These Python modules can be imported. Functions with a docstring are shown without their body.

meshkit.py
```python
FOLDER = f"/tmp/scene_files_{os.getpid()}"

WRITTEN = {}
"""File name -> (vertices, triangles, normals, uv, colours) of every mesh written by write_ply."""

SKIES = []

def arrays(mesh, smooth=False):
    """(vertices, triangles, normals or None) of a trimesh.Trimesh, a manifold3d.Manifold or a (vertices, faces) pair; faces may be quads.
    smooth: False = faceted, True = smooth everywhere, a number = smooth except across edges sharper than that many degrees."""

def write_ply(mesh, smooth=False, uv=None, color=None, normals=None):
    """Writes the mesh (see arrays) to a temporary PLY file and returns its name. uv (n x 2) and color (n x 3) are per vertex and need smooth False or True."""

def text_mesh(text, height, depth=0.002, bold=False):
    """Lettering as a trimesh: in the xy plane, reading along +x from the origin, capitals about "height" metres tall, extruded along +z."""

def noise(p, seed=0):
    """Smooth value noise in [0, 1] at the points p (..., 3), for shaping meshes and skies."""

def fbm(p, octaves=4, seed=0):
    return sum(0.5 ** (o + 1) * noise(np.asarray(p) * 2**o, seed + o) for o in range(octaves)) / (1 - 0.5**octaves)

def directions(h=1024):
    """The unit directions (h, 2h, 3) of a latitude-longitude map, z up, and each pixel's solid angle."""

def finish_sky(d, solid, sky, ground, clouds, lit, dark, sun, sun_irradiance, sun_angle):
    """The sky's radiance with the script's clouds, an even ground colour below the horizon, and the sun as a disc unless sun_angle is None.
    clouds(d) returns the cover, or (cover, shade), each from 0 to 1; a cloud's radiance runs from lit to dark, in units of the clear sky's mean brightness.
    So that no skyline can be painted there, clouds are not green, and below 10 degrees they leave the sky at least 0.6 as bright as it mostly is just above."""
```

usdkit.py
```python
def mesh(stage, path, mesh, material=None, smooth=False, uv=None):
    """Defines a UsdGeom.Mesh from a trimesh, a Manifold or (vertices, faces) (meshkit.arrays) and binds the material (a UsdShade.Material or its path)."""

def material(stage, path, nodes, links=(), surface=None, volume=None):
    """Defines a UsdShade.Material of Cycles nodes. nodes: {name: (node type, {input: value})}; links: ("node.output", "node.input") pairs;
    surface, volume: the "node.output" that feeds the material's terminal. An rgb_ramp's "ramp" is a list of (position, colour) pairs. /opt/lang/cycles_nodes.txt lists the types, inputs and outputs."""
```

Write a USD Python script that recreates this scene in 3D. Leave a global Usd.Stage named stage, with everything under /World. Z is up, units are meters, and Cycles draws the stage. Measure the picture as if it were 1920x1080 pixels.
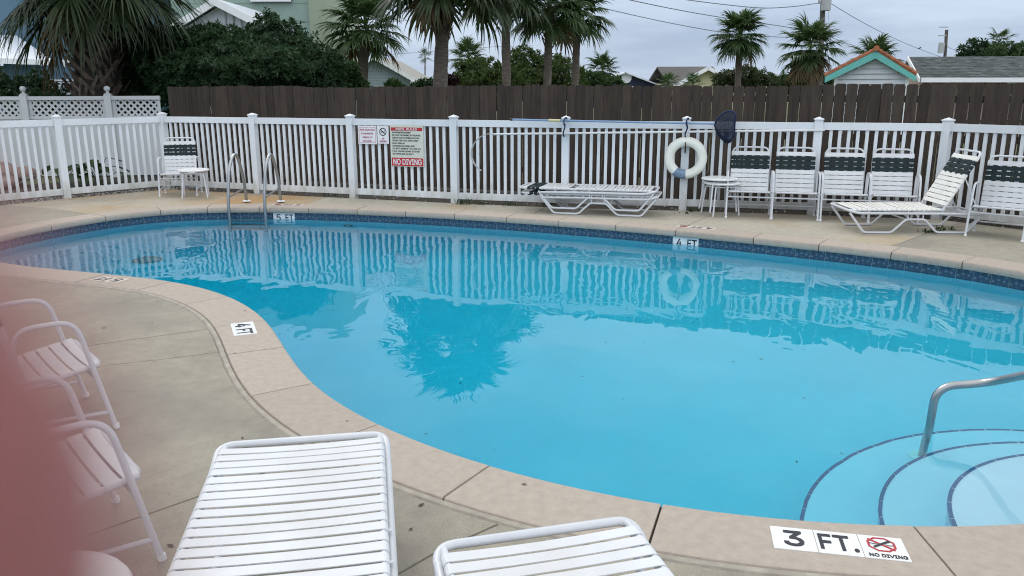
import math
import numpy as np
import trimesh
import manifold3d as m3
import shapely
import shapely.ops
import shapely.affinity
from shapely.geometry import Polygon, LineString, Point
from scipy.interpolate import splprep, splev
from scipy.spatial import Delaunay
import meshkit
import usdkit
from pxr import Usd, UsdGeom, UsdLux, UsdShade, Gf, Sdf

stage = Usd.Stage.CreateInMemory()
UsdGeom.SetStageUpAxis(stage, UsdGeom.Tokens.z)
UsdGeom.SetStageMetersPerUnit(stage, 1.0)
UsdGeom.Xform.Define(stage, '/World')
UsdGeom.Scope.Define(stage, '/World/Looks')

# ------------------------------------------------------------------ camera
F, PITCH, ROLL, EYE = 1509.0, 0.245, -0.003, 1.62
FWD = np.array([0, math.cos(PITCH), -math.sin(PITCH)])
RT0 = np.array([1.0, 0, 0])
UP0 = np.cross(RT0, FWD)
RT = math.cos(ROLL) * RT0 + math.sin(ROLL) * UP0
UP = -math.sin(ROLL) * RT0 + math.cos(ROLL) * UP0
CAM = np.array([0, 0, EYE])
cam = UsdGeom.Camera.Define(stage, '/World/camera')
cam.CreateProjectionAttr('perspective')
cam.CreateHorizontalApertureAttr(36.0)
cam.CreateFocalLengthAttr(36.0 * F / 1920)
cam.CreateFStopAttr(36.0 * F / 1920 / 2.15)
cam.CreateFocusDistanceAttr(4.6)
cam.CreateClippingRangeAttr(Gf.Vec2f(0.003, 5000.0))
cam.CreateExposureAttr(0.3)
cam.AddTransformOp().Set(Gf.Matrix4d(*RT, 0, *UP, 0, *(-FWD), 0, *CAM, 1))

# ------------------------------------------------------------------ sky and sun
SUN_EL, SUN_ROT = math.radians(52), math.radians(-35)
sky = UsdLux.DomeLight.Define(stage, '/World/sky')
sky.CreateIntensityAttr(1.0)
sky.GetPrim().SetCustomDataByKey('kind', 'structure')
sky_mat = usdkit.material(stage, '/World/Looks/sky', {
    'tc': ('texture_coordinate', {}),
    'map': ('mapping', {'scale': (1.25, 1.25, 7.5), 'location': (0.3, 0.7, 0.4)}),
    'n': ('noise_texture', {'scale': 1.7, 'detail': 7.0, 'roughness': 0.55, 'distortion': 0.35}),
    'n2': ('noise_texture', {'scale': 4.5, 'detail': 6.0, 'roughness': 0.6, 'distortion': 0.2}),
    'mx': ('mix_float', {'fac': 0.35}),
    'r': ('rgb_ramp', {'ramp': [(0.0, (0.76, 0.79, 0.85)), (0.40, (0.82, 0.85, 0.89)), (0.50, (0.98, 0.985, 0.99)), (0.60, (1.16, 1.14, 1.10)), (1.0, (1.28, 1.24, 1.18))]}),
    'sp': ('separate_xyz', {}),
    'h': ('map_range', {'from_min': 0.04, 'from_max': 1.0, 'to_min': 0.0, 'to_max': 1.0, 'clamp': True}),
    'gr': ('rgb_ramp', {'ramp': [(0.0, (4.15, 5.0, 6.35)), (0.2, (5.6, 6.6, 8.0)), (0.5, (8.6, 9.2, 9.9)), (1.0, (12.0, 12.1, 12.2))]}),
    'mul': ('mix_color', {'blend_type': 'multiply', 'fac': 1.0, 'use_clamp_result': False, 'use_clamp': False}),
    'sky': ('sky_texture', {'sky_type': 'single_scattering', 'sun_disc': False, 'sun_elevation': SUN_EL, 'sun_rotation': SUN_ROT}),
    'mix': ('mix_color', {'fac': 0.94}),
    'bg': ('background_shader', {'strength': 0.1})},
    [('tc.generated', 'map.vector'), ('map.vector', 'n.vector'), ('map.vector', 'n2.vector'), ('n.fac', 'mx.a'), ('n2.fac', 'mx.b'),
     ('mx.result', 'r.fac'), ('tc.generated', 'sp.vector'), ('sp.z', 'h.value'), ('h.result', 'gr.fac'), ('gr.color', 'mul.a'), ('r.color', 'mul.b'),
     ('sky.color', 'mix.a'), ('mul.result', 'mix.b'), ('mix.result', 'bg.color')], surface='bg.background')
UsdShade.MaterialBindingAPI.Apply(sky.GetPrim()).Bind(sky_mat)
sun = UsdLux.DistantLight.Define(stage, '/World/sun')
sun.CreateIntensityAttr(0.22)
sun.CreateAngleAttr(24.0)
sun.CreateColorAttr(Gf.Vec3f(1.0, 0.97, 0.92))
sun.CreateNormalizeAttr(True)
sd = np.array([math.sin(SUN_ROT) * math.cos(SUN_EL), math.cos(SUN_ROT) * math.cos(SUN_EL), math.sin(SUN_EL)])
zx = np.cross([0, 0, 1.0], sd)
zx /= np.linalg.norm(zx)
sun.AddTransformOp().Set(Gf.Matrix4d(*zx, 0, *np.cross(sd, zx), 0, *sd, 0, 0, 0, 30, 1))


def at(px, py, Y):
    """The world point that the photograph shows at (px, py), on the vertical plane y = Y."""
    d = FWD + RT * (px - 960) / F - UP * (py - 540) / F
    return CAM + d * Y / d[1]


def on_ground(px, py, z=0.0):
    d = FWD + RT * (px - 960) / F - UP * (py - 540) / F
    return CAM + d * (z - EYE) / d[2]


# ------------------------------------------------------------------ materials
def hexmix(c, k):
    return tuple(min(1, x * k) for x in c)


def mat(name, color, rough=0.5, metallic=0.0, vary=0.0, scale=6.0, bump=0.0, bscale=60.0, detail=4.0, spec=0.5, color2=None, coords='position', extra=None, stretch=None, random=0.0):
    """A principled material whose colour wanders between two tones and whose surface has fine relief."""
    nodes = {'p': ('principled_bsdf', {'roughness': rough, 'metallic': metallic, 'specular_ior_level': spec})}
    links = []
    if coords == 'position':
        nodes['co'] = ('geometry', {})
        src = 'co.position'
    else:
        nodes['co'] = ('texture_coordinate', {})
        src = 'co.object'
    if stretch:
        nodes['mp'] = ('mapping', {'scale': stretch})
        links.append((src, 'mp.vector'))
        src = 'mp.vector'
    c2 = color2 or hexmix(color, 1 - vary)
    if vary or color2:
        nodes['n'] = ('noise_texture', {'scale': scale, 'detail': detail, 'roughness': 0.6})
        nodes['r'] = ('rgb_ramp', {'ramp': [(0.32, c2), (0.68, color)]})
        links += [(src, 'n.vector'), ('n.fac', 'r.fac')]
        out = 'r.color'
    else:
        nodes['r'] = ('color', {'value': color})
        out = 'r.color'
    if random:
        nodes['oi'] = ('object_info', {})
        nodes['mr'] = ('map_range', {'value': 0.5, 'from_min': 0.0, 'from_max': 1.0, 'to_min': 1 - random, 'to_max': 1 + random})
        nodes['hs'] = ('hsv', {'hue': 0.5, 'saturation': 1.0, 'fac': 1.0})
        links += [('oi.random', 'mr.value'), ('mr.result', 'hs.value'), (out, 'hs.color')]
        out = 'hs.color'
    links.append((out, 'p.base_color'))
    if bump:
        nodes['bn'] = ('noise_texture', {'scale': bscale, 'detail': 3.0, 'roughness': 0.6})
        nodes['b'] = ('bump', {'strength': 0.6, 'distance': bump})
        links += [(src, 'bn.vector'), ('bn.fac', 'b.height'), ('b.normal', 'p.normal')]
    return usdkit.material(stage, '/World/Looks/' + name, nodes, links, surface='p.BSDF')


def leafmat(name, ramp, rough=0.55, trans=0.25, spec=0.2):
    nodes = {'g': ('geometry', {}), 'r': ('rgb_ramp', {'ramp': ramp}),
             'n': ('noise_texture', {'scale': 1.3, 'detail': 3.0}), 'mx': ('mix_float', {'fac': 0.4}),
             'p': ('principled_bsdf', {'roughness': rough, 'specular_ior_level': spec}),
             't': ('translucent_bsdf', {}), 'm': ('mix_closure', {'fac': trans})}
    links = [('g.random_per_island', 'mx.a'), ('g.position', 'n.vector'), ('n.fac', 'mx.b'), ('mx.result', 'r.fac'), ('r.color', 'p.base_color'), ('r.color', 't.color'),
             ('p.BSDF', 'm.closure1'), ('t.BSDF', 'm.closure2')]
    return usdkit.material(stage, '/World/Looks/' + name, nodes, links, surface='m.closure')


def concrete(name, base, dark, stain, stain_lo, stain_hi):
    nodes = {'g': ('geometry', {}),
             'n1': ('noise_texture', {'scale': 1.1, 'detail': 6.0, 'roughness': 0.65, 'distortion': 0.3}),
             'r1': ('rgb_ramp', {'ramp': [(0.3, dark), (0.5, hexmix(base, 0.93)), (0.7, base)]}),
             'n2': ('noise_texture', {'scale': 11.0, 'detail': 9.0, 'roughness': 0.78}),
             'r2': ('rgb_ramp', {'ramp': [(0.30, (0.80, 0.80, 0.79)), (0.55, (1.0, 1.0, 1.0)), (0.74, (1.10, 1.10, 1.09))]}),
             'mu': ('mix_color', {'blend_type': 'multiply', 'fac': 1.0, 'use_clamp_result': False}),
             'n4': ('noise_texture', {'scale': 160.0, 'detail': 2.0}),
             'r4': ('rgb_ramp', {'ramp': [(0.26, (0.55, 0.54, 0.52)), (0.38, (0.90, 0.90, 0.90)), (0.7, (1.13, 1.13, 1.13))]}),
             'mu2': ('mix_color', {'blend_type': 'multiply', 'fac': 1.0, 'use_clamp_result': False}),
             'n3': ('noise_texture', {'scale': 0.55, 'detail': 4.0, 'roughness': 0.6}),
             'r3': ('rgb_ramp', {'ramp': [(stain_lo, (0, 0, 0)), (stain_hi, (1, 1, 1))]}),
             'ms': ('mix_color', {'b': stain}),
             'sc': ('mapping', {'location': (3.7, 9.2, 1.0)}),
             'bw': ('rgb_to_bw', {}),
             'bn': ('noise_texture', {'scale': 220.0, 'detail': 3.0}),
             'b': ('bump', {'strength': 0.5, 'distance': 0.002}),
             'p': ('principled_bsdf', {'roughness': 0.85, 'specular_ior_level': 0.25})}
    links = [('g.position', 'n1.vector'), ('n1.fac', 'r1.fac'), ('g.position', 'n2.vector'), ('n2.fac', 'r2.fac'), ('r1.color', 'mu.a'), ('r2.color', 'mu.b'),
             ('g.position', 'n4.vector'), ('n4.fac', 'r4.fac'), ('mu.result', 'mu2.a'), ('r4.color', 'mu2.b'),
             ('g.position', 'sc.vector'), ('sc.vector', 'n3.vector'), ('n3.fac', 'r3.fac'), ('r3.color', 'bw.color'), ('bw.val', 'ms.fac'), ('mu2.result', 'ms.a'),
             ('ms.result', 'p.base_color'), ('g.position', 'bn.vector'), ('bn.fac', 'b.height'), ('b.normal', 'p.normal')]
    return usdkit.material(stage, '/World/Looks/' + name, nodes, links, surface='p.BSDF')


M = {}
M['vinyl'] = usdkit.material(stage, '/World/Looks/white_vinyl', {
    'g': ('geometry', {}), 'n': ('noise_texture', {'scale': 2.0, 'detail': 4.0}), 'r': ('rgb_ramp', {'ramp': [(0.32, (0.61, 0.635, 0.66)), (0.68, (0.67, 0.692, 0.72))]}),
    'mp': ('mapping', {'scale': (9.0, 9.0, 2.5)}), 'n2': ('noise_texture', {'scale': 1.0, 'detail': 6.0, 'roughness': 0.7}),
    'sx': ('separate_xyz', {}), 'h': ('map_range', {'from_min': 0.0, 'from_max': 0.45, 'to_min': 0.32, 'to_max': 0.0, 'clamp': True}),
    'ad': ('math', {'math_type': 'add'}), 'd': ('map_range', {'from_min': 0.58, 'from_max': 0.95, 'to_min': 0.0, 'to_max': 0.8, 'clamp': True}),
    'mx': ('mix_color', {'b': (0.36, 0.34, 0.27)}), 'p': ('principled_bsdf', {'roughness': 0.4})},
    [('g.position', 'n.vector'), ('n.fac', 'r.fac'), ('g.position', 'mp.vector'), ('mp.vector', 'n2.vector'), ('g.position', 'sx.vector'), ('sx.z', 'h.value'),
     ('n2.fac', 'ad.value1'), ('h.result', 'ad.value2'), ('ad.value', 'd.value'), ('d.result', 'mx.fac'), ('r.color', 'mx.a'), ('mx.result', 'p.base_color')], surface='p.BSDF')
M['vinyl_grey'] = mat('grey_vinyl', (0.50, 0.51, 0.515), 0.45, vary=0.08, scale=2.0)
M['tube'] = mat('white_tube', (0.61, 0.62, 0.645), 0.3, vary=0.06, scale=9.0)
M['strap'] = mat('white_strap', (0.65, 0.66, 0.685), 0.42, color2=(0.57, 0.565, 0.56), scale=4.0, detail=7.0, bump=0.0006, bscale=90)
M['strap_old'] = mat('cream_strap', (0.76, 0.75, 0.70), 0.45, vary=0.10, scale=6.0, bump=0.0006, bscale=90)
M['green'] = mat('green_strap', (0.010, 0.024, 0.027), 0.6, vary=0.25, scale=8.0, spec=0.25)
M['plastic'] = mat('white_plastic', (0.78, 0.78, 0.77), 0.35, vary=0.05)
M['steel'] = mat('steel', (0.40, 0.41, 0.42), 0.30, metallic=1.0, vary=0.15, scale=7.0)
M['brown'] = mat('brown_wood', (0.058, 0.045, 0.034), 0.8, color2=(0.034, 0.027, 0.024), scale=5.0, bump=0.004, bscale=14, stretch=(4, 4, 0.5), random=0.22, spec=0.2)
M['black'] = mat('black_print', (0.012, 0.013, 0.018), 0.5)
M['red'] = mat('red_print', (0.42, 0.025, 0.03), 0.5, vary=0.12)
M['redtext'] = mat('faded_red_print', (0.42, 0.10, 0.14), 0.6)
M['sign'] = mat('sign_white', (0.72, 0.70, 0.72), 0.4, vary=0.04)
M['sign_old'] = mat('sign_yellowed', (0.58, 0.59, 0.51), 0.45, vary=0.06)
M['tile_white'] = mat('white_tile', (0.74, 0.75, 0.75), 0.25, vary=0.05, scale=12)
M['tile_edge'] = mat('blue_edge_tile', (0.02, 0.10, 0.25), 0.2, vary=0.2, scale=20)
M['plaster'] = mat('pool_plaster', (0.30, 0.69, 0.80), 0.7, vary=0.07, scale=1.4)
M['plaster_step'] = mat('step_plaster', (0.66, 0.75, 0.86), 0.7, vary=0.05, scale=3)
M['grout'] = mat('grout', (0.55, 0.60, 0.60), 0.8)
M['soil'] = mat('dark_soil', (0.05, 0.042, 0.033), 0.95, vary=0.5, scale=14, bump=0.01, bscale=40)
M['deckbase'] = mat('joint_dirt', (0.06, 0.05, 0.04), 0.95, vary=0.4, scale=20)
M['ground'] = mat('sandy_grass', (0.15, 0.15, 0.075), 0.95, color2=(0.06, 0.085, 0.03), scale=0.6, bump=0.02, bscale=30)
M['ring'] = mat('ring_foam', (0.74, 0.75, 0.68), 0.5, vary=0.06, scale=8)
M['tape'] = mat('blue_tape', (0.20, 0.30, 0.42), 0.6, vary=0.45, scale=25)
M['navy'] = mat('navy_plastic', (0.008, 0.018, 0.06), 0.55, spec=0.25)
M['bluepole'] = mat('blue_pole', (0.20, 0.30, 0.46), 0.35, vary=0.1)
M['whitepole'] = mat('aluminium_pole', (0.68, 0.69, 0.70), 0.35, vary=0.1)
M['yellow'] = mat('yellow_grip', (0.55, 0.50, 0.28), 0.5)
M['skin'] = mat('skin', (0.235, 0.070, 0.062), 0.5, vary=0.16, scale=180)
M['nail'] = mat('nail', (0.34, 0.16, 0.14), 0.3)
M['bark'] = mat('palm_bark', (0.19, 0.155, 0.13), 0.9, color2=(0.075, 0.058, 0.048), scale=7.0, bump=0.05, bscale=6, stretch=(1, 1, 5), detail=7)
M['boot'] = mat('leaf_base', (0.17, 0.125, 0.095), 0.85, color2=(0.055, 0.038, 0.03), scale=9.0, bump=0.006, bscale=40, random=0.25)
M['bark_dark'] = mat('fibre_trunk', (0.035, 0.026, 0.02), 0.95, vary=0.4, scale=12, bump=0.02, bscale=25)
M['stem'] = mat('woody_stem', (0.07, 0.055, 0.04), 0.9, vary=0.3, bump=0.01)
M['wood_pole'] = mat('pole_wood', (0.11, 0.095, 0.085), 0.9, vary=0.3, scale=3, stretch=(6, 6, 0.6))
M['galv'] = mat('galvanised', (0.42, 0.43, 0.44), 0.5, metallic=0.3, vary=0.15)
M['wire'] = mat('wire', (0.03, 0.032, 0.036), 0.6)
M['frond'] = leafmat('palm_leaf', [(0.2, (0.045, 0.080, 0.026)), (0.5, (0.090, 0.145, 0.048)), (0.8, (0.190, 0.235, 0.100))], trans=0.32, spec=0.35, rough=0.45)
M['frond_dark'] = leafmat('palm_leaf_dark', [(0.2, (0.030, 0.048, 0.018)), (0.55, (0.068, 0.098, 0.034)), (0.85, (0.170, 0.195, 0.085))], trans=0.3, spec=0.35, rough=0.45)
M['frond_dead'] = leafmat('palm_leaf_dead', [(0.2, (0.13, 0.095, 0.055)), (0.6, (0.20, 0.155, 0.09)), (0.9, (0.26, 0.21, 0.13))], rough=0.8, trans=0.2, spec=0.1)
M['bush_dark'] = leafmat('dark_bush_leaf', [(0.15, (0.018, 0.043, 0.016)), (0.5, (0.042, 0.094, 0.032)), (0.85, (0.115, 0.190, 0.070))], rough=0.5, trans=0.15, spec=0.25)
M['bush_olive'] = leafmat('olive_leaf', [(0.2, (0.05, 0.08, 0.02)), (0.5, (0.10, 0.14, 0.035)), (0.85, (0.19, 0.18, 0.06))], trans=0.25)
M['bush_mid'] = leafmat('green_leaf', [(0.2, (0.034, 0.066, 0.02)), (0.5, (0.06, 0.105, 0.034)), (0.85, (0.125, 0.17, 0.07))], trans=0.25)
M['bush_red'] = leafmat('red_leaf', [(0.2, (0.03, 0.012, 0.014)), (0.5, (0.075, 0.022, 0.022)), (0.85, (0.13, 0.05, 0.04))], trans=0.2)
M['bush_rust'] = leafmat('rusty_leaf', [(0.2, (0.05, 0.07, 0.03)), (0.5, (0.10, 0.11, 0.05)), (0.85, (0.24, 0.16, 0.10))], trans=0.2)
M['big_leaf'] = leafmat('big_leaf', [(0.2, (0.03, 0.05, 0.02)), (0.5, (0.055, 0.085, 0.03)), (0.85, (0.10, 0.13, 0.045))], rough=0.4, trans=0.2)
M['gravel'] = mat('gravel_stone', (0.45, 0.42, 0.38), 0.9, vary=0.4, scale=30)
M['rock'] = mat('reddish_rock', (0.30, 0.22, 0.19), 0.9, vary=0.4, scale=6, bump=0.02, bscale=20)
M['wall_green'] = mat('green_stucco', (0.27, 0.36, 0.31), 0.85, vary=0.07, scale=1.0, bump=0.004)
M['wall_green_trim'] = mat('green_trim', (0.28, 0.33, 0.24), 0.8, vary=0.05)
M['wall_blue'] = mat('blue_siding', (0.075, 0.145, 0.20), 0.7, vary=0.08, scale=1.0)
M['wall_navy'] = mat('navy_siding', (0.014, 0.020, 0.05), 0.7, vary=0.1)
M['wall_grey'] = mat('grey_siding', (0.30, 0.36, 0.38), 0.7, vary=0.06, random=0.05)
M['wall_yellow'] = mat('yellow_stucco', (0.56, 0.52, 0.30), 0.8, vary=0.05)
M['wall_pink'] = mat('pink_stucco', (0.52, 0.40, 0.36), 0.85, vary=0.06, scale=1.5)
M['wall_white'] = mat('white_siding', (0.64, 0.66, 0.70), 0.6, vary=0.06, random=0.04)
M['trim'] = mat('white_trim', (0.76, 0.77, 0.78), 0.5, vary=0.04)
M['turq'] = mat('turquoise_trim', (0.12, 0.42, 0.38), 0.55, vary=0.08)
M['metal_roof'] = mat('white_metal_roof', (0.66, 0.70, 0.76), 0.35, vary=0.06)
M['roof_grey'] = mat('grey_shingle', (0.115, 0.125, 0.125), 0.9, color2=(0.06, 0.07, 0.072), scale=7, bump=0.01, bscale=20, random=0.28)
M['roof_shingle'] = usdkit.material(stage, '/World/Looks/shingle_roof', {
    'tc': ('texture_coordinate', {}), 'mp': ('mapping', {'scale': (1.0, 1.0, 1.0)}),
    'br': ('brick_texture', {'scale': 1.0, 'brick_width': 0.34, 'row_height': 0.17, 'mortar_size': 0.008, 'mortar_smooth': 0.4, 'bias': 0.0, 'color1': (0.05, 0.058, 0.058), 'color2': (0.125, 0.14, 0.138), 'mortar': (0.03, 0.03, 0.03)}),
    'n': ('noise_texture', {'scale': 2.2, 'detail': 6.0, 'roughness': 0.7}), 'r': ('rgb_ramp', {'ramp': [(0.3, (0.6, 0.6, 0.6)), (0.7, (1.35, 1.35, 1.35))]}),
    'mu': ('mix_color', {'blend_type': 'multiply', 'fac': 1.0, 'use_clamp_result': False, 'use_clamp': False}),
    'p': ('principled_bsdf', {'roughness': 0.92, 'specular_ior_level': 0.15})},
    [('tc.object', 'br.vector'), ('tc.object', 'n.vector'), ('n.fac', 'r.fac'), ('br.color', 'mu.a'), ('r.color', 'mu.b'), ('mu.result', 'p.base_color')], surface='p.BSDF')
M['roof_brown'] = mat('brown_shingle', (0.10, 0.09, 0.085), 0.9, vary=0.3, scale=5)
M['roof_beige'] = mat('beige_shingle', (0.34, 0.33, 0.29), 0.9, vary=0.15, scale=4)
M['roof_tile'] = mat('orange_roof_tile', (0.36, 0.13, 0.06), 0.75, vary=0.3, scale=8, random=0.25)
M['glass_dark'] = mat('dark_window', (0.02, 0.025, 0.03), 0.08)
M['deck'] = concrete('deck_concrete', (0.340, 0.311, 0.250), (0.245, 0.225, 0.186), (0.21, 0.196, 0.174), 0.5, 0.72)
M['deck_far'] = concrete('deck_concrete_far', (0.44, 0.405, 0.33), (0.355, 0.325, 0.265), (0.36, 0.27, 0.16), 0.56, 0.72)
M['deck_rust'] = concrete('deck_concrete_rust', (0.43, 0.38, 0.30), (0.30, 0.265, 0.21), (0.37, 0.235, 0.115), 0.47, 0.70)
M['coping'] = mat('coping_cast_stone', (0.42, 0.36, 0.304), 0.85, color2=(0.355, 0.303, 0.255), scale=22.0, bump=0.004, bscale=70, random=0.05, detail=8, spec=0.25)
M['mortar'] = mat('coping_mortar', (0.40, 0.36, 0.30), 0.9, vary=0.3, scale=12, bump=0.006, bscale=40)

# fan tile for the waterline: concentric fans drawn with the tile's own uv
M['fan'] = usdkit.material(stage, '/World/Looks/fan_tile', {
    'uv': ('attribute', {'attribute': 'st'}), 'sx': ('separate_xyz', {}),
    'dx': ('math', {'math_type': 'subtract', 'value2': 0.5}), 'dy': ('math', {'math_type': 'add', 'value2': -0.08}),
    'cb': ('combine_xyz', {'z': 0.0}), 'ln': ('vector_math', {'math_type': 'length'}),
    'mu': ('math', {'math_type': 'multiply', 'value2': 22.0}), 'si': ('math', {'math_type': 'sine'}),
    'an': ('math', {'math_type': 'arctan2'}), 'am': ('math', {'math_type': 'multiply', 'value2': 12.0}), 'as': ('math', {'math_type': 'sine'}),
    'ad': ('math', {'math_type': 'add'}), 'mr': ('map_range', {'from_min': -0.6, 'from_max': 2.0, 'to_min': 0.0, 'to_max': 1.0, 'clamp': True}),
    'nz': ('noise_texture', {'scale': 60.0}), 'g': ('geometry', {}), 'oi': ('object_info', {}),
    'r': ('rgb_ramp', {'ramp': [(0.0, (0.018, 0.045, 0.085)), (0.55, (0.035, 0.075, 0.125)), (1.0, (0.16, 0.22, 0.27))]}),
    'm2': ('mix_float', {'fac': 0.22}),
    'p': ('principled_bsdf', {'roughness': 0.18})},
    [('uv.vector', 'sx.vector'), ('sx.x', 'dx.value1'), ('sx.y', 'dy.value1'), ('dx.value', 'cb.x'), ('dy.value', 'cb.y'), ('cb.vector', 'ln.vector1'),
     ('ln.value', 'mu.value1'), ('mu.value', 'si.value1'), ('dy.value', 'an.value1'), ('dx.value', 'an.value2'), ('an.value', 'am.value1'), ('am.value', 'as.value1'),
     ('si.value', 'ad.value1'), ('as.value', 'ad.value2'), ('ad.value', 'mr.value'), ('g.position', 'nz.vector'), ('mr.result', 'm2.a'), ('nz.fac', 'm2.b'), ('m2.result', 'r.fac'), ('r.color', 'p.base_color')],
    surface='p.BSDF')

# water: a clear refracting surface with absorbing water below it
M['water'] = usdkit.material(stage, '/World/Looks/water', {
    'g': ('geometry', {}), 'mp': ('mapping', {'scale': (1.0, 0.55, 1.0)}),
    'n1': ('noise_texture', {'scale': 2.6, 'detail': 2.0, 'roughness': 0.5, 'distortion': 0.6}),
    'n2': ('noise_texture', {'scale': 0.7, 'detail': 1.0}),
    'mu': ('math', {'math_type': 'multiply'}),
    'b': ('bump', {'strength': 1.0, 'distance': 0.010}),
    'p': ('principled_bsdf', {'base_color': (1, 1, 1), 'roughness': 0.0, 'ior': 1.333, 'transmission_weight': 1.0}),
    'v': ('absorption_volume', {'color': (0.0, 0.878, 0.942), 'density': 0.95})},
    [('g.position', 'mp.vector'), ('mp.vector', 'n1.vector'), ('g.position', 'n2.vector'), ('n1.fac', 'mu.value1'), ('n2.fac', 'mu.value2'), ('mu.value', 'b.height'), ('b.normal', 'p.normal')],
    surface='p.BSDF', volume='v.volume')
M['net'] = usdkit.material(stage, '/World/Looks/net_mesh', {
    'p': ('principled_bsdf', {'base_color': (0.006, 0.008, 0.014), 'roughness': 0.9, 'specular_ior_level': 0.1}), 't': ('transparent_bsdf', {}), 'm': ('mix_closure', {'fac': 0.13})},
    [('p.BSDF', 'm.closure1'), ('t.BSDF', 'm.closure2')], surface='m.closure')

# ------------------------------------------------------------------ scene helpers
used = {}


def numbered(parent, name):
    k = used.get((parent, name), 0)
    used[(parent, name)] = k + 1
    return f'{parent}/{name}' if k == 0 else f'{parent}/{name}_{k:03d}'


def tagp(p, label=None, cat=None, group=None, kind=None):
    for k, v in (('label', label), ('category', cat), ('group', group), ('kind', kind)):
        if v:
            p.SetCustomDataByKey(k, v)
    return p


def thing(name, label, cat, loc=(0, 0, 0), rotz=0.0, group=None, kind=None, rotx=0.0):
    x = UsdGeom.Xform.Define(stage, numbered('/World', name))
    x.AddTranslateOp().Set(Gf.Vec3d(*map(float, loc)))
    x.AddRotateZOp().Set(float(math.degrees(rotz)))
    if rotx:
        x.AddRotateXOp().Set(float(math.degrees(rotx)))
    return tagp(x.GetPrim(), label, cat, group, kind)


def obj(name, mesh, m, parent=None, smooth=False, label=None, kind=None, uv=None, cat=None, group=None):
    path = numbered(str(parent.GetPath()) if parent else '/World', name)
    g = usdkit.mesh(stage, path, mesh, M[m] if isinstance(m, str) else m, smooth, uv)
    return tagp(g.GetPrim(), label, cat, group, kind)


def struct(name, mesh, m, smooth=False):
    return obj(name, mesh, m, None, smooth, kind='structure')


def dup(root, loc, rotz, label=None, group=None):
    was = root.GetCustomData()
    base = str(root.GetPath()).rsplit('/', 1)[1]
    r = thing(base, label or was['label'], was['category'], loc, rotz, group or was.get('group'))
    r.GetReferences().AddInternalReference(root.GetPath())
    r.SetInstanceable(True)
    return r


def cat(ms):
    vs, fs, n = [], [], 0
    for v, f in ms:
        v, f = np.asarray(v, float), np.asarray(f, int)
        if f.shape[1] == 4:
            f = np.vstack([f[:, [0, 1, 2]], f[:, [0, 2, 3]]])
        vs.append(v)
        fs.append(f + n)
        n += len(v)
    return np.vstack(vs), np.vstack(fs)


def tm(t):
    return np.array(t.vertices), np.array(t.faces)


BOXF = np.array([[0, 2, 3, 1], [4, 5, 7, 6], [0, 1, 5, 4], [2, 6, 7, 3], [0, 4, 6, 2], [1, 3, 7, 5]])


def box(c, s):
    x = np.array([[i, j, k] for k in (-.5, .5) for j in (-.5, .5) for i in (-.5, .5)]) * s + np.array(c)
    return x, BOXF


def slab(o, u, n, s0, s1, t0, t1, z0, z1):
    """A box along the plan direction u (normal n) from the plan point o."""
    o, u, n = (np.array([*a[:2], 0.0]) for a in (o, u, n))
    x = np.array([o + u * s + n * t + np.array([0, 0, z]) for z in (z0, z1) for t in (t0, t1) for s in (s0, s1)])
    return x, BOXF


def rot(v, ax, a):
    c, s = math.cos(a), math.sin(a)
    R = {'x': [[1, 0, 0], [0, c, -s], [0, s, c]], 'y': [[c, 0, s], [0, 1, 0], [-s, 0, c]], 'z': [[c, -s, 0], [s, c, 0], [0, 0, 1]]}[ax]
    return np.asarray(v) @ np.array(R).T


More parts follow.
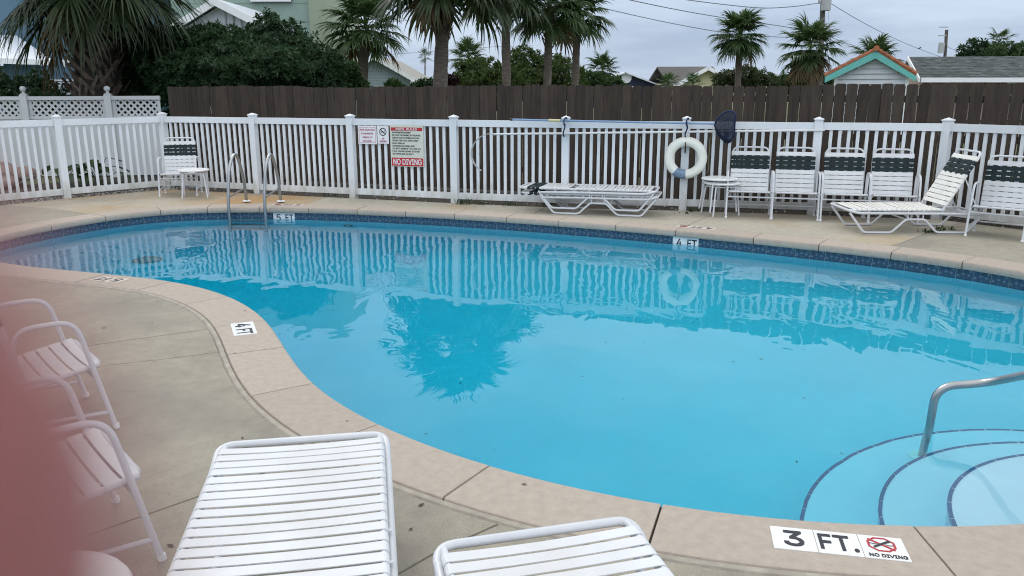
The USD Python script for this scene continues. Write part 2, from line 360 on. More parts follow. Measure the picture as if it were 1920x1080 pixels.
def fillet(pts, r, n=5, closed=False):
    pts = [np.array(p, float) for p in pts]
    out = []
    N = len(pts)
    for i in range(N):
        if not closed and i in (0, N - 1):
            out.append(pts[i])
            continue
        a, b, c = pts[i - 1], pts[i], pts[(i + 1) % N]
        la, lc = np.linalg.norm(a - b), np.linalg.norm(c - b)
        d = min(r, la * 0.49, lc * 0.49)
        p, q = b + (a - b) / la * d, b + (c - b) / lc * d
        for t in np.linspace(0, 1, n + 1):
            out.append((1 - t) ** 2 * p + 2 * t * (1 - t) * b + t * t * q)
    return np.array(out)


def tube(pts, r, n=8, closed=False, cap=True):
    pts = np.asarray(pts, float)
    N = len(pts)
    rs = np.full(N, r) if np.ndim(r) == 0 else np.asarray(r, float)
    if closed:
        tan = np.roll(pts, -1, 0) - np.roll(pts, 1, 0)
    else:
        tan = np.gradient(pts, axis=0)
    tan /= np.linalg.norm(tan, axis=1, keepdims=True)
    ref = np.array([0, 0, 1.0]) if abs(tan[0][2]) < 0.9 else np.array([1.0, 0, 0])
    a = np.cross(ref, tan[0])
    a /= np.linalg.norm(a)
    V = []
    ang = np.arange(n) / n * 2 * math.pi
    for i in range(N):
        a = a - tan[i] * (a @ tan[i])
        a /= np.linalg.norm(a)
        b = np.cross(tan[i], a)
        V.append(pts[i] + rs[i] * (np.cos(ang)[:, None] * a + np.sin(ang)[:, None] * b))
    V = np.vstack(V)
    f = []
    for i in range(N if closed else N - 1):
        j = (i + 1) % N
        for k in range(n):
            l = (k + 1) % n
            f += [[i * n + k, j * n + l, j * n + k], [i * n + k, i * n + l, j * n + l]]
    f = [[x[0], x[2], x[1]] for x in f]
    if cap and not closed:
        c = len(V)
        V = np.vstack([V, pts[0], pts[-1]])
        for k in range(n):
            l = (k + 1) % n
            f += [[c, l, k], [c + 1, (N - 1) * n + k, (N - 1) * n + l]]
    return V, np.array(f)


def extrude(poly, h, z0=0.0):
    t = trimesh.creation.extrude_polygon(poly, h, engine='earcut')
    v, f = tm(t)
    v[:, 2] += z0
    return v, f


def sheet(poly, z):
    v, f = trimesh.creation.triangulate_polygon(poly, engine='earcut')
    return np.c_[v, np.full(len(v), z)], f


def polys(g):
    return list(getattr(g, 'geoms', [g]))


def text_on(text, height, width=None, bold=True, depth=0.0015):
    """Lettering centred on the origin, in the xy plane, its front towards +z."""
    v, f = tm(meshkit.text_mesh(text, height, depth, bold))
    v[:, :2] -= (v[:, :2].min(0) + v[:, :2].max(0)) / 2
    if width:
        v[:, 0] *= width / np.ptp(v[:, 0])
    return v, f


def place(mesh, o, ex, ey):
    """Carries a mesh from the xy plane to the plane spanned by ex and ey at o."""
    ex, ey = np.array(ex, float), np.array(ey, float)
    ez = np.cross(ex, ey)
    return np.array(o) + mesh[0] @ np.array([ex, ey, ez]), mesh[1]


def strap(a, b, along, w, r=0.0125, sag=0.0, th=0.003):
    """A vinyl strap drawn from tube a to tube b and wrapped round both; along is the direction of its width."""
    a, b, along = (np.array(x, float) for x in (a, b, along))
    e = (b - a) / np.linalg.norm(b - a)
    n = np.cross(along, e)
    n /= np.linalg.norm(n)
    if n[2] < -1e-6 or (abs(n[2]) < 1e-6 and n[1] > 0):
        n = -n
    R = r + th
    P = []
    for t in (250, 215, 180, 145, 115):
        P.append(a + R * (math.cos(math.radians(t)) * e + math.sin(math.radians(t)) * n))
    for t in (0.0, 0.12, 0.3, 0.5, 0.7, 0.88, 1.0):
        P.append(a + (b - a) * t + n * (R - sag * 4 * t * (1 - t)))
    for t in (65, 35, 0, -35, -70):
        P.append(b + R * (math.cos(math.radians(t)) * e + math.sin(math.radians(t)) * n))
    P = np.array(P)
    c = np.cross(np.gradient(P, axis=0), along)
    c /= np.linalg.norm(c, axis=1, keepdims=True)
    if (c[len(c) // 2] @ n) > 0:
        c = -c
    Q = P + c * th
    W = along / np.linalg.norm(along) * w / 2
    N = len(P)
    V = np.vstack([P - W, P + W, Q - W, Q + W])
    f = []
    for i in range(N - 1):
        j = i + 1
        f += [[i, j, N + j, N + i], [2 * N + i, 3 * N + i, 3 * N + j, 2 * N + j], [i, 2 * N + i, 2 * N + j, j], [N + i, N + j, 3 * N + j, 3 * N + i]]
    m = trimesh.Trimesh(V, np.vstack([np.array(f)[:, [0, 1, 2]], np.array(f)[:, [0, 2, 3]]]), process=False)
    return tm(m)


RNG = np.random.default_rng(7)

# ------------------------------------------------------------------ pool outline
CTRL = [(-5.80, 8.55), (-5.75, 9.2), (-5.5, 10.05), (-5.05, 10.75), (-4.45, 11.1), (-3.75, 11.2), (-2.82, 11.08), (-1.9, 10.87), (-1.2, 10.67), (-.6, 10.45), (-.05, 10.24), (.6, 9.95), (1.15, 9.66), (1.75, 9.3),
        (2.5, 8.85), (3.2, 8.4), (3.8, 7.93), (4.3, 7.42), (4.6, 7.0), (4.85, 6.3), (4.85, 5.4), (4.5, 4.5), (3.9, 3.75), (3.2, 3.2), (2.6, 2.9), (1.94, 2.755), (1.7, 2.74), (1.32, 2.775), (1.0, 2.84), (.61, 2.945),
        (.2, 3.115), (-.1, 3.26), (-.39, 3.455), (-.65, 3.71), (-.92, 4.04), (-1.1, 4.29), (-1.475, 4.92), (-1.7, 5.42), (-1.88, 5.77), (-2.08, 6.05), (-2.36, 6.34), (-2.78, 6.68), (-3.17, 6.89), (-3.66, 7.08), (-4.16, 7.25), (-4.9, 7.6), (-5.5, 8.05)]
c_ = np.array(CTRL + CTRL[:1]).T
tck, _ = splprep(c_, s=0.012, per=True)
raw = np.array(splev(np.linspace(0, 1, 3001)[:-1], tck)).T
seg = np.linalg.norm(np.roll(raw, -1, 0) - raw, axis=1)
cum = np.r_[0, np.cumsum(seg)]
PER = cum[-1]
closed_raw = np.vstack([raw, raw[:1]])


def curve(s):
    s = np.mod(s, PER)
    return np.stack([np.interp(s, cum, closed_raw[:, 0]), np.interp(s, cum, closed_raw[:, 1])], -1)


def normal(s):
    d = curve(np.asarray(s) + 0.06) - curve(np.asarray(s) - 0.06)
    d /= np.linalg.norm(d, axis=-1, keepdims=True)
    return np.stack([-d[..., 1], d[..., 0]], -1)     # the outline runs clockwise seen from above: this points out of the pool


def off(s, n):
    return curve(s) + normal(s) * n


SS = np.linspace(0, PER, 480, endpoint=False)
assert not Polygon(off(SS, 0.3)).area < Polygon(off(SS, 0)).area
WATER_Z = -0.165


def ring_poly(n):
    return Polygon(off(SS, n)).buffer(0)


def param(p):
    return cum[np.argmin(((raw - np.array(p)) ** 2).sum(1))]


# ------------------------------------------------------------------ ground, deck
FENCE = np.array([(-9.95, 8.6), (-8.9, 9.83), (-7.85, 11.05), (-6.8, 12.28), (-5.7, 13.42), (-4.03, 12.80), (-2.4, 12.22), (-.82, 11.66), (.74, 11.17), (2.32, 10.87), (3.92, 10.47), (5.36, 10.07), (6.35, 8.8), (7.35, 7.6), (8.35, 6.4)])
fl = LineString(FENCE)
DECK_OUT = Polygon([(x, y - 0.07) for x, y in FENCE] + [(8.6, -4), (-9.95, -4)]).buffer(0)
coping_out = ring_poly(0.400)
hole = ring_poly(0.39)
ground = Polygon([(-900, -900), (900, -900), (900, 900), (-900, 900)], [list(DECK_OUT.buffer(-0.05).exterior.coords)])
struct('ground', sheet(ground, -0.03), 'ground')
strip = DECK_OUT.buffer(2.6).difference(DECK_OUT.buffer(-0.03))
struct('soil_strip', sheet(strip, -0.026), 'soil')
deck = DECK_OUT.difference(coping_out)
LINES = [[(-9.9, 1.0), (-2.73, 5.03), (-2.07, 5.40), (-1.7, 5.6)], [(-9.9, 1.75), (-2.50, 4.61), (-2.2, 4.72), (-1.86, 4.87), (-1.4, 5.05)], [(-6.5, -2.0), (-1.57, 2.74), (-1.31, 2.99), (-0.6, 3.7)],
         [(0.2, 3.0), (-0.27, 2.6), (-2.4, 0.2), (-3.6, -1.2)], [(1.4, 2.6), (1.2, 1.9), (0.6, -3.9)],
         [(1.85, 9.2), (2.14, 9.65), (2.73, 10.63), (2.9, 10.95)], [(3.5, 7.9), (4.15, 8.45), (4.72, 9.05), (5.5, 9.75), (5.9, 10.1)], [(-0.1, 10.1), (0.30, 10.60), (0.55, 11.5)], [(-3.1, 11.0), (-2.95, 11.7), (-2.75, 12.8)],
         [(-5.2, 10.4), (-5.65, 10.65), (-6.39, 11.15), (-8.4, 12.0)]]
gap = shapely.union_all([LineString(l).buffer(0.0055 if k not in (1,) else 0.004, cap_style='flat') for k, l in enumerate(LINES)])
deck_thing = tagp(UsdGeom.Xform.Define(stage, '/World/pool_deck').GetPrim(), kind='structure')
for p in polys(deck.difference(gap)):
    if p.area < 0.02:
        continue
    c = p.representative_point()
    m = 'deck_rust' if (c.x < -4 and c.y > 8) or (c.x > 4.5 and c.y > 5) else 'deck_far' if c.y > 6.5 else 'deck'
    obj('concrete_slab', extrude(p.simplify(0.001), 0.09, -0.102), m, deck_thing)
struct('joint_bed', sheet(DECK_OUT.buffer(-0.02).difference(coping_out.buffer(0.03)), -0.045), 'deckbase')

# ------------------------------------------------------------------ coping stones
cop = tagp(UsdGeom.Xform.Define(stage, '/World/pool_coping').GetPrim(), kind='structure')
PROF = np.array([(.040, -.080), (.012, -.078), (.003, -.066), (0, -.048), (0, -.030), (.004, -.014), (.014, -.004), (.032, 0), (.338, 0), (.352, -.004), (.360, -.016), (.360, -.09)])
known = [(-2.93, 6.76), (-2.27, 6.24), (-1.78, 5.55), (-1.48, 4.93), (-1.10, 4.29), (-.65, 3.71), (-.10, 3.26), (.61, 2.945), (1.52, 2.75), (-5.65, 9.75), (-5.36, 10.46), (-4.82, 10.97), (-4.25, 11.16), (-.74, 10.56), (-.07, 10.23), (.58, 9.96), (1.91, 9.24), (2.67, 8.75), (3.26, 8.37), (3.83, 7.95), (4.26, 7.45)]
cuts = sorted(param(p) for p in known)
full = []
for a, b in zip(cuts, cuts[1:] + [cuts[0] + PER]):
    k = max(1, round((b - a) / 0.76))
    full += [a + (b - a) * i / k for i in range(k)]
full.append(full[0] + PER)
SKEW = {8: 0.10}
for i, (a, b) in enumerate(zip(full[:-1], full[1:])):
    s = np.linspace(a + 0.005, b - 0.005, max(5, int((b - a) / 0.09)))
    P, Nn = curve(s), normal(s)
    jit = RNG.uniform(-0.0015, 0.0015)
    V = np.array([[*(P[j] + Nn[j] * q[0]), q[1] + jit] for j in range(len(s)) for q in PROF])
    k = len(PROF)
    f = []
    for j in range(len(s) - 1):
        for q in range(k - 1):
            f.append([j * k + q, j * k + q + 1, (j + 1) * k + q + 1, (j + 1) * k + q])
    f = np.array(f)
    f = np.vstack([f[:, [0, 1, 2]], f[:, [0, 2, 3]]])
    caps = []
    for base, fl_ in ((0, False), ((len(s) - 1) * k, True)):
        for q in range(1, k - 1):
            t = [base, base + q, base + q + 1]
            caps.append(t[::-1] if not fl_ else t)
    obj('coping_stone', (V, np.vstack([f, caps])), 'coping', cop, smooth=40)
# the mortar lip between coping and deck, and the dark bed under the joints
def band(n0, n1, z0, z1, s=SS):
    a, b = off(s, n0), off(s, n1)
    N = len(s)
    V = np.vstack([np.c_[a, np.full(N, z0)], np.c_[b, np.full(N, z1)]])
    i = np.arange(N)
    j = (i + 1) % N
    return V, np.stack([i, N + i, N + j, j], 1)


obj('mortar_lip', cat([band(.361, .367, -.012, -.004), band(.367, .388, -.004, -.008), band(.388, .397, -.008, -.018)]), 'mortar', cop, smooth=True)
obj('joint_mortar', cat([band(.02, .35, -.014, -.012), band(.012, .02, -.07, -.014), band(.35, .40, -.02, -.03)]), 'deckbase', cop)

# ------------------------------------------------------------------ pool shell, tiles, steps
TN = 0.034


def depth_at(x, y):
    t = np.clip((2.3 - x) / 6.0, 0, 1)
    return 0.93 + 0.62 * t * t * (3 - 2 * t)


shell_poly = Polygon(off(SS, TN + 0.008)).buffer(0)
xs, ys = np.meshgrid(np.arange(-6.2, 5.3, 0.16), np.arange(2.4, 11.6, 0.16))
g = np.c_[xs.ravel(), ys.ravel()]
dist = np.array([shell_poly.exterior.distance(Point(p)) if shell_poly.contains(Point(p)) else -1 for p in g])
g, dist = g[dist > 0.07], dist[dist > 0.07]
edge = off(SS[::2], TN + 0.008)
pts = np.vstack([edge, g])
dd = np.r_[np.zeros(len(edge)), dist]
tri = Delaunay(pts).simplices
cen = pts[tri].mean(1)
ok = shapely.contains_xy(shell_poly.buffer(0.001), cen[:, 0], cen[:, 1])
tri = tri[ok]
zf = WATER_Z - depth_at(pts[:, 0], pts[:, 1]) + 0.22 * np.clip(1 - dd / 0.35, 0, 1) ** 2
z2 = np.cross(pts[tri[:, 1]] - pts[tri[:, 0]], pts[tri[:, 2]] - pts[tri[:, 0]])
tri[z2 < 0] = tri[z2 < 0][:, ::-1]
floor_mesh = (np.c_[pts, zf], tri)
n_e = len(edge)
wv = np.vstack([np.c_[edge, zf[:n_e]], np.c_[edge, np.full(n_e, -0.06)]])
i = np.arange(n_e)
j = (i + 1) % n_e
wall_mesh = (wv, np.stack([i, j, n_e + j, n_e + i], 1))
struct('pool_floor', floor_mesh, 'plaster', smooth=True)
pw = tagp(UsdGeom.Xform.Define(stage, '/World/pool_wall').GetPrim(), kind='structure')
obj('plaster_wall', wall_mesh, 'plaster', pw, smooth=True)
obj('tile_grout', band(TN + .0045, TN + .0045, -.238, -.07), 'grout', pw)

TW = 0.1555
nt = int(round(PER / TW))
TW = PER / nt
MARKS = [(5, (-3.30, 11.17), '5', 'FT'), (4, (1.99, 9.17), '4', 'FT')]
mark_ids = {}
for num, p, a, b in MARKS:
    k = int(param(p) / TW)
    mark_ids[k], mark_ids[k + 1] = (num, a), (num, b)
TZ0, TZ1 = -.236, -.082
vis_tiles = 0
marker_thing = {}
wl_labels = {5: 'white tile depth marker reading 5 FT on the waterline beside the ladder', 4: 'white tile depth marker reading 4 FT on the waterline below the life ring'}
for k in range(nt):
    s0, s1 = k * TW + 0.0018, (k + 1) * TW - 0.0018
    s = np.array([s0, (s0 + s1) / 2, s1])
    fr, bk = off(s, TN), off(s, TN + .006)
    ring = [np.c_[x, np.full(3, z)] for x, z in ((fr, TZ0), (fr, TZ1), (bk, TZ1), (bk, TZ0))]
    V = np.vstack(ring)
    f = []
    for q in range(4):
        w_ = (q + 1) % 4
        for e in range(2):
            f.append([q * 3 + e, w_ * 3 + e, w_ * 3 + e + 1, q * 3 + e + 1])
    u = np.array([0, .5, 1.0])
    uv = np.vstack([np.c_[u, np.zeros(3)], np.c_[u, np.ones(3)], np.c_[u, np.ones(3)], np.c_[u, np.zeros(3)]])
    if k in mark_ids:
        num, txt = mark_ids[k]
        if num not in marker_thing:
            marker_thing[num] = thing('waterline_marker', wl_labels[num], 'depth marker')
        mk = obj('tile', (V, np.array(f)), 'tile_white', marker_thing[num])
        e = (fr[2] - fr[0]) / np.linalg.norm(fr[2] - fr[0])
        e3 = np.array([e[0], e[1], 0])
        # seen from inside the pool the text runs along the outline's direction
        o = np.array([*fr[1], (TZ0 + TZ1) / 2 + 0.012]) - np.array([*normal(np.array([s[1]]))[0], 0]) * 0.0006
        obj('lettering', place(text_on(txt, 0.085, 0.062 if txt != 'FT' else 0.115), o, e3, (0, 0, 1)), 'black', mk)
    else:
        obj('waterline_tile', (V, np.array(f)), 'fan', pw, uv=uv)

# steps in the shallow corner
steps = tagp(UsdGeom.Xform.Define(stage, '/World/pool_steps').GetPrim(), kind='structure')
STEP = [((2.83, 3.03), 1.51, 0.66), ((2.80, 3.05), 1.13, 0.43), ((2.84, 2.92), 0.94, 0.19)]
for (cx, cy), r, dp in STEP:
    disc = Point(cx, cy).buffer(r, quad_segs=40).intersection(shell_poly.buffer(0.03))
    obj('tread', extrude(disc, 1.2 - dp, WATER_Z - 1.2), 'plaster_step', steps, smooth=30)
    na = int(2 * math.pi * r / 0.155)
    for k in range(na):
        a0, a1 = 2 * math.pi * k / na + 0.012 / r * .3, 2 * math.pi * (k + 1) / na - 0.012 / r * .3
        am = (a0 + a1) / 2
        if not shell_poly.contains(Point(cx + r * math.cos(am), cy + r * math.sin(am))):
            continue
        A = np.linspace(a0, a1, 5)
        prof = [(r - 0.014, -0.002), (r - 0.014, 0.004), (r + 0.004, 0.004), (r + 0.004, -0.036), (r, -0.036)]
        V = np.array([[cx + q[0] * math.cos(a), cy + q[0] * math.sin(a), WATER_Z - dp + q[1]] for a in A for q in prof])
        f = [[jj * 5 + q, jj * 5 + 5 + q, jj * 5 + 6 + q, jj * 5 + 1 + q] for jj in range(4) for q in range(4)]
        obj('edge_tile', (V, np.array(f)), 'tile_edge', steps)

water_poly = Polygon(off(SS, TN + 0.02)).buffer(0)
obj('pool_water', extrude(water_poly, 2.2, WATER_Z - 2.2), 'water', kind='structure')

# drain grate and wall return
dr = thing('floor_drain', 'round dark drain grate on the deep pool floor near the ladder', 'drain', (-4.6, 9.95, WATER_Z - depth_at(-4.6, 9.95)))
gm = [tube([(0.17 * math.cos(a), 0.17 * math.sin(a), .012) for a in np.linspace(0, 2 * math.pi, 24, endpoint=False)], .012, 6, True)]
M['drain'] = mat('drain_plastic', (0.16, 0.17, 0.13), 0.6)
obj('rim', gm[0], 'drain', dr, smooth=True)
for x in np.linspace(-.13, .13, 7):
    h = math.sqrt(.165 ** 2 - x * x)
    obj('grate_bar', box((x, 0, .012), (.016, 2 * h, .014)), 'drain', dr)
sp = param((-2.27, 10.98))
pr = off(np.array([sp]), TN - .01)[0]
rt = thing('return_fitting', 'small round return fitting just under the waterline right of the ladder', 'pool fitting', (pr[0], pr[1], WATER_Z - 0.4), 0)
n3 = np.array([*normal(np.array([sp]))[0], 0])
e3 = np.array([n3[1], -n3[0], 0])
obj('rim', tube([e3 * .06 * math.cos(a) + np.array([0, 0, .06 * math.sin(a)]) for a in np.linspace(0, 2 * math.pi, 20, endpoint=False)], .014, 6, True), 'drain', rt, smooth=True)
obj('eyeball', tm(trimesh.creation.icosphere(2, .035)), 'plastic', rt, smooth=True)

# ------------------------------------------------------------------ depth markers set in the coping
M['tile_worn'] = mat('worn_tile', (0.56, 0.51, 0.46), 0.7, color2=(0.42, 0.36, 0.31), scale=25)


def ground_marker(name, label, center, th, cells, cell=(0.1524, 0.1524), z=0.003, face='tile_white'):
    t = thing(name, label, 'depth marker', (center[0], center[1], 0), th)
    n = len(cells)
    for k, c in enumerate(cells):
        w = cell[0]
        x0 = (k - (n - 1) / 2) * (w + 0.003)
        tl = obj('tile', box((x0, 0, z / 2 - 0.004), (w, cell[1], z + 0.008)), face, t)
        zt = z + 0.0006
        o = (x0, 0.0, zt)
        if c == 'nodive':
            pts = [(0.052 * math.cos(a), 0.050 * math.sin(a)) for a in np.arange(8) * math.pi / 4 + math.pi / 8]
            ring = Polygon(pts).difference(Polygon([(x * .84, y * .84) for x, y in pts]))
            bar = LineString([(-.038, .031), (.038, -.031)]).buffer(.0045)
            sh = shapely.union_all([ring, bar])
            for p in polys(sh):
                obj('prohibition_sign', place(extrude(p, .0012), (x0 - .004, .018, zt), (1, 0, 0), (0, 1, 0)), 'red', tl)
            diver = shapely.union_all([LineString([(-.026, -.018), (.024, .020)]).buffer(.0045), Point(.028, .023).buffer(.006), LineString([(-.040, .004), (-.028, .0), (-.016, .003)]).buffer(.0013), LineString([(.014, -.002), (.026, -.006), (.040, -.003)]).buffer(.0013)])
            for p in polys(diver):
                obj('diver_pictogram', place(extrude(p, .0012), (x0 - .004, .018, zt + .0014), (1, 0, 0), (0, 1, 0)), 'black', tl)
            obj('lettering', place(text_on('NO DIVING', .019, .128), (x0 + .004, -.056, zt), (1, 0, 0), (0, 1, 0)), 'black', tl)
        elif c:
            wd = {'3': .072, '4': .08, '5': .075, 'FT.': .132, 'FT': .12}.get(c, .1)
            obj('lettering', place(text_on(c, .098, wd), o, (1, 0, 0), (0, 1, 0)), 'black', tl)
    return t


ground_marker('coping_marker', 'white coping tiles reading 3 FT. and NO DIVING at the near pool edge', (1.186, 2.620), -0.202, ['3', 'FT.', 'nodive'])
ground_marker('coping_marker', 'white coping tiles reading 4 FT on the curved left pool edge', (-1.859, 5.34), 0.399 - math.pi / 2, ['4', 'FT'])
ground_marker('coping_marker', 'worn white coping tiles at the left pool edge beyond the stacked chairs', (-3.50, 6.82), -0.36 + math.pi, ['5', 'FT'], face='tile_worn')
ground_marker('coping_marker', 'small depth tiles on the far coping just right of the ladder', (-3.18, 11.40), math.pi - 0.2, ['5', 'FT', 'nodive'], face='tile_worn')
ground_marker('coping_marker', 'small depth tiles on the far coping in front of the life ring', (2.18, 9.40), math.pi - 0.55, ['4', 'FT', 'nodive'], face='tile_worn')

# ------------------------------------------------------------------ white picket fence
def picket_run(label, posts, corner_first=True, last_post=True):
    t = thing('picket_fence', label, 'fence')
    H = 1.234
    for k, (a, b) in enumerate(zip(posts[:-1], posts[1:])):
        a, b = np.array(a), np.array(b)
        L = np.linalg.norm(b - a)
        u = (b - a) / L
        n = np.array([-u[1], u[0]])
        obj('top_rail', slab(a, u, n, .05, L - .05, -.024, .024, 1.075, 1.168), 'vinyl', t)
        obj('bottom_rail', slab(a, u, n, .05, L - .05, -.024, .024, .045, .135), 'vinyl', t)
        m = int(round((L - .1) / .1035)) - 1
        for q in range(m):
            s = .05 + (L - .1) * (q + 1) / (m + 1)
            obj('picket', slab(a, u, n, s - .0195, s + .0195, -.012, .012, .135, 1.075), 'vinyl', t)
    for k, a in enumerate(posts):
        if (k == 0 and not corner_first) or (k == len(posts) - 1 and not last_post):
            continue
        a = np.array(a)
        b = np.array(posts[min(k + 1, len(posts) - 1)]) if k + 1 < len(posts) else np.array(posts[k]) * 2 - np.array(posts[k - 1])
        u = (b - a) / np.linalg.norm(b - a)
        n = np.array([-u[1], u[0]])
        p = obj('post', slab(a, u, n, -.05, .05, -.05, .05, -.05, 1.198), 'vinyl', t)
        o, u3, n3 = np.array([*a, 0]), np.array([*u, 0]), np.array([*n, 0])
        c = [o + u3 * x + n3 * y + np.array([0, 0, z]) for z, r in ((1.198, .058), (1.214, .058)) for x, y in ((-r, -r), (r, -r), (r, r), (-r, r))] + [o + np.array([0, 0, 1.24])]
        obj('post_cap', (np.array(c), np.array([[0, 1, 5], [0, 5, 4], [1, 2, 6], [1, 6, 5], [2, 3, 7], [2, 7, 6], [3, 0, 4], [3, 4, 7], [4, 5, 8], [5, 6, 8], [6, 7, 8], [7, 4, 8], [0, 2, 1], [0, 3, 2]])), 'vinyl', p)
    return t


picket_run('white vinyl picket fence along the left side, in front of the lattice fence', FENCE[:5], last_post=False)
picket_run('long white vinyl picket fence across the back of the pool, holding the pool rules sign', FENCE[4:12], last_post=False)
picket_run('white vinyl picket fence turning away at the far right, behind the single chair', FENCE[11:])

# ------------------------------------------------------------------ brown board fence
BA, BB = np.array([-6.44, 15.53]), np.array([9.2, 8.97])
bu = (BB - BA) / np.linalg.norm(BB - BA)
bn = np.array([-bu[1], bu[0]])
bf = thing('board_fence', 'tall dark brown dog-eared board fence behind the white picket fence', 'fence')
BL = np.linalg.norm(BB - BA)
s = 0.0
k = 0
while s < BL:
    w = 0.1385 + RNG.uniform(-.003, .003)
    gapw = RNG.choice([0.0015, 0.004, 0.008, 0.012], p=[.5, .28, .14, .08] if s < 6 else [.25, .33, .27, .15])
    h = 1.625 + RNG.uniform(-.012, .012) + 0.012 * math.sin(s * 1.1)
    ear = 0.022
    poly = Polygon([(0, 0), (w, 0), (w, h - ear), (w - ear, h), (ear, h), (0, h - ear)])
    v, f = extrude(poly, 0.016)
    tl = RNG.uniform(-.004, .004)
    tw = RNG.uniform(-.002, .002)
    x = s + v[:, 0] + v[:, 1] * tl
    P = np.outer(x, bu) + np.outer(v[:, 2] - .008 + tw + v[:, 0] * RNG.uniform(-.03, .03), bn) + BA
    V = np.c_[P, v[:, 1] + 0.01]
    obj('board', (V, f[:, ::-1]), 'brown', bf)
    s += w + gapw
    k += 1
for z in (0.35, 0.95, 1.45):
    obj('backing_rail', slab(BA, bu, bn, 0, BL, .012, .05, z - .045, z + .045), 'brown', bf)
for q in np.arange(0, BL, 2.44):
    obj('post', slab(BA, bu, bn, q, q + .09, .052, .14, -.05, 1.58), 'brown', bf)

# ------------------------------------------------------------------ lattice privacy fence
LA, LB = np.array([-6.55, 15.56]), np.array([-12.6, 15.05])
lu = (LB - LA) / np.linalg.norm(LB - LA)
ln_ = np.array([lu[1], -lu[0]])          # towards the pool is -ln_? fixed below
if ln_[1] > 0:
    ln_ = -ln_
lf = thing('lattice_fence', 'grey-white vinyl privacy fence with lattice top and ball finials at the left', 'fence')
PITCHL = 1.50
for k in range(4):
    s0 = k * PITCHL + (0.98 if k else 0) - (PITCHL if k else 0) if k else 0
    s0 = 0.0 if k == 0 else 1.0 + (k - 1) * PITCHL
    s1 = 1.0 + k * PITCHL
    obj('panel', slab(LA, lu, ln_, s0 + .06, s1 - .06, -.012, .012, .0, 1.06), 'vinyl_grey', lf)
    obj('middle_rail', slab(LA, lu, ln_, s0 + .06, s1 - .06, -.025, .025, 1.06, 1.115), 'vinyl_grey', lf)
    obj('top_rail', slab(LA, lu, ln_, s0 + .06, s1 - .06, -.03, .03, 1.405, 1.475), 'vinyl_grey', lf)
    frame = shapely.box(s0 + .065, 1.115, s1 - .065, 1.405)
    inner = frame.buffer(-.035)
    for side in (shapely.box(s0 + .065, 1.115, s0 + .12, 1.405), shapely.box(s1 - .12, 1.115, s1 - .065, 1.405)):
        v, f = extrude(side, .02)
        obj('lattice_frame', (np.c_[np.outer(v[:, 0], lu) + np.outer(v[:, 2] - .01, ln_) + LA, v[:, 1]], f), 'vinyl_grey', lf)
    for sgn in (1, -1):
        for c in np.arange(s0 - .6, s1 + .6, .120):
            l = LineString([(c, 1.115), (c + sgn * .29, 1.405)]).buffer(.0185, cap_style='square').intersection(shapely.box(s0 + .115, 1.115, s1 - .115, 1.405))
            if l.is_empty or l.area < 1e-4:
                continue
            v, f = extrude(l, .006)
            obj('lattice_strip', (np.c_[np.outer(v[:, 0], lu) + np.outer(v[:, 2] + (0.0005 if sgn > 0 else -.0065), ln_) + LA, v[:, 1]], f), 'vinyl_grey', lf)
    p = obj('post', slab(LA, lu, ln_, s1 - .06, s1 + .06, -.06, .06, -.05, 1.50), 'vinyl_grey', lf)
    q = LA + lu * s1
    fin = trimesh.creation.revolve(np.array([(0, 1.50), (.065, 1.50), (.065, 1.515), (.03, 1.53), (.024, 1.55), (.03, 1.562), (.05, 1.585), (.056, 1.61), (.05, 1.635), (.03, 1.655), (0, 1.66)]), sections=14)
    v, f = tm(fin)
    obj('ball_finial', (v + np.array([q[0], q[1], 0]), f), 'vinyl_grey', p, smooth=40)

# ------------------------------------------------------------------ signs on the picket fence
FA, FB = FENCE[6], FENCE[7]
su = (FB - FA) / np.linalg.norm(FB - FA)
sn = np.array([su[1], -su[0]])           # towards the pool
E1, E2, N3 = np.array([*su, 0]), np.array([0, 0, 1.0]), np.array([*sn, 0])


def fence_sign(name, label, s, z, w, h, panel, items, cat_='sign'):
    o = np.array([*(FA + su * s), z]) + N3 * 0.030
    t = thing(name, label, cat_, o)
    pl = shapely.box(-w / 2, -h / 2, w / 2, h / 2).buffer(-.008).buffer(.008)
    obj('panel', place(extrude(pl, .004, -.004), (0, 0, 0), E1, E2), panel, t)
    for kind, args in items:
        if kind == 'text':
            txt, x, y, hh, ww, m = args
            obj('lettering', place(text_on(txt, hh, ww, depth=.001), N3 * .0025 + E1 * x + E2 * y, E1, E2), m, t)
        elif kind == 'shape':
            nm, g_, m, lift = args
            for p in polys(g_):
                obj(nm, place(extrude(p, .001), N3 * lift, E1, E2), m, t)
    return t


b1 = shapely.box(-.150, -.125, .150, .125)
fence_sign('supervision_sign', 'small white sign with red words about adult supervision, left of the pool rules', .295, .935, .31, .265, 'sign',
           [('shape', ('border', b1.buffer(-.012).difference(b1.buffer(-.016)), 'redtext', .0006)),
            ('text', ('Adult supervision', 0, .075, .024, .25, 'redtext')), ('text', ('is required for', 0, .022, .024, .20, 'redtext')),
            ('text', ('children 17', 0, -.030, .024, .16, 'redtext')), ('text', ('and under.', 0, -.083, .024, .15, 'redtext'))])
cig = shapely.union_all([Point(0, .045).buffer(.058).difference(Point(0, .045).buffer(.046)), LineString([(-.037, .082), (.037, .008)]).buffer(.006)])
fence_sign('no_smoking_sign', 'small white no smoking sign between the supervision sign and the pool rules', .555, .94, .185, .255, 'sign',
           [('shape', ('prohibition_sign', cig, 'black', .0006)), ('shape', ('cigarette_pictogram', shapely.union_all([shapely.box(-.032, .036, .026, .048), LineString([(.03, .05), (.026, .062), (.034, .07)]).buffer(.002)]), 'black', .0022)),
            ('text', ('NO', 0, -.052, .022, .035, 'redtext')), ('text', ('SMOKING', 0, -.092, .024, .115, 'redtext'))])
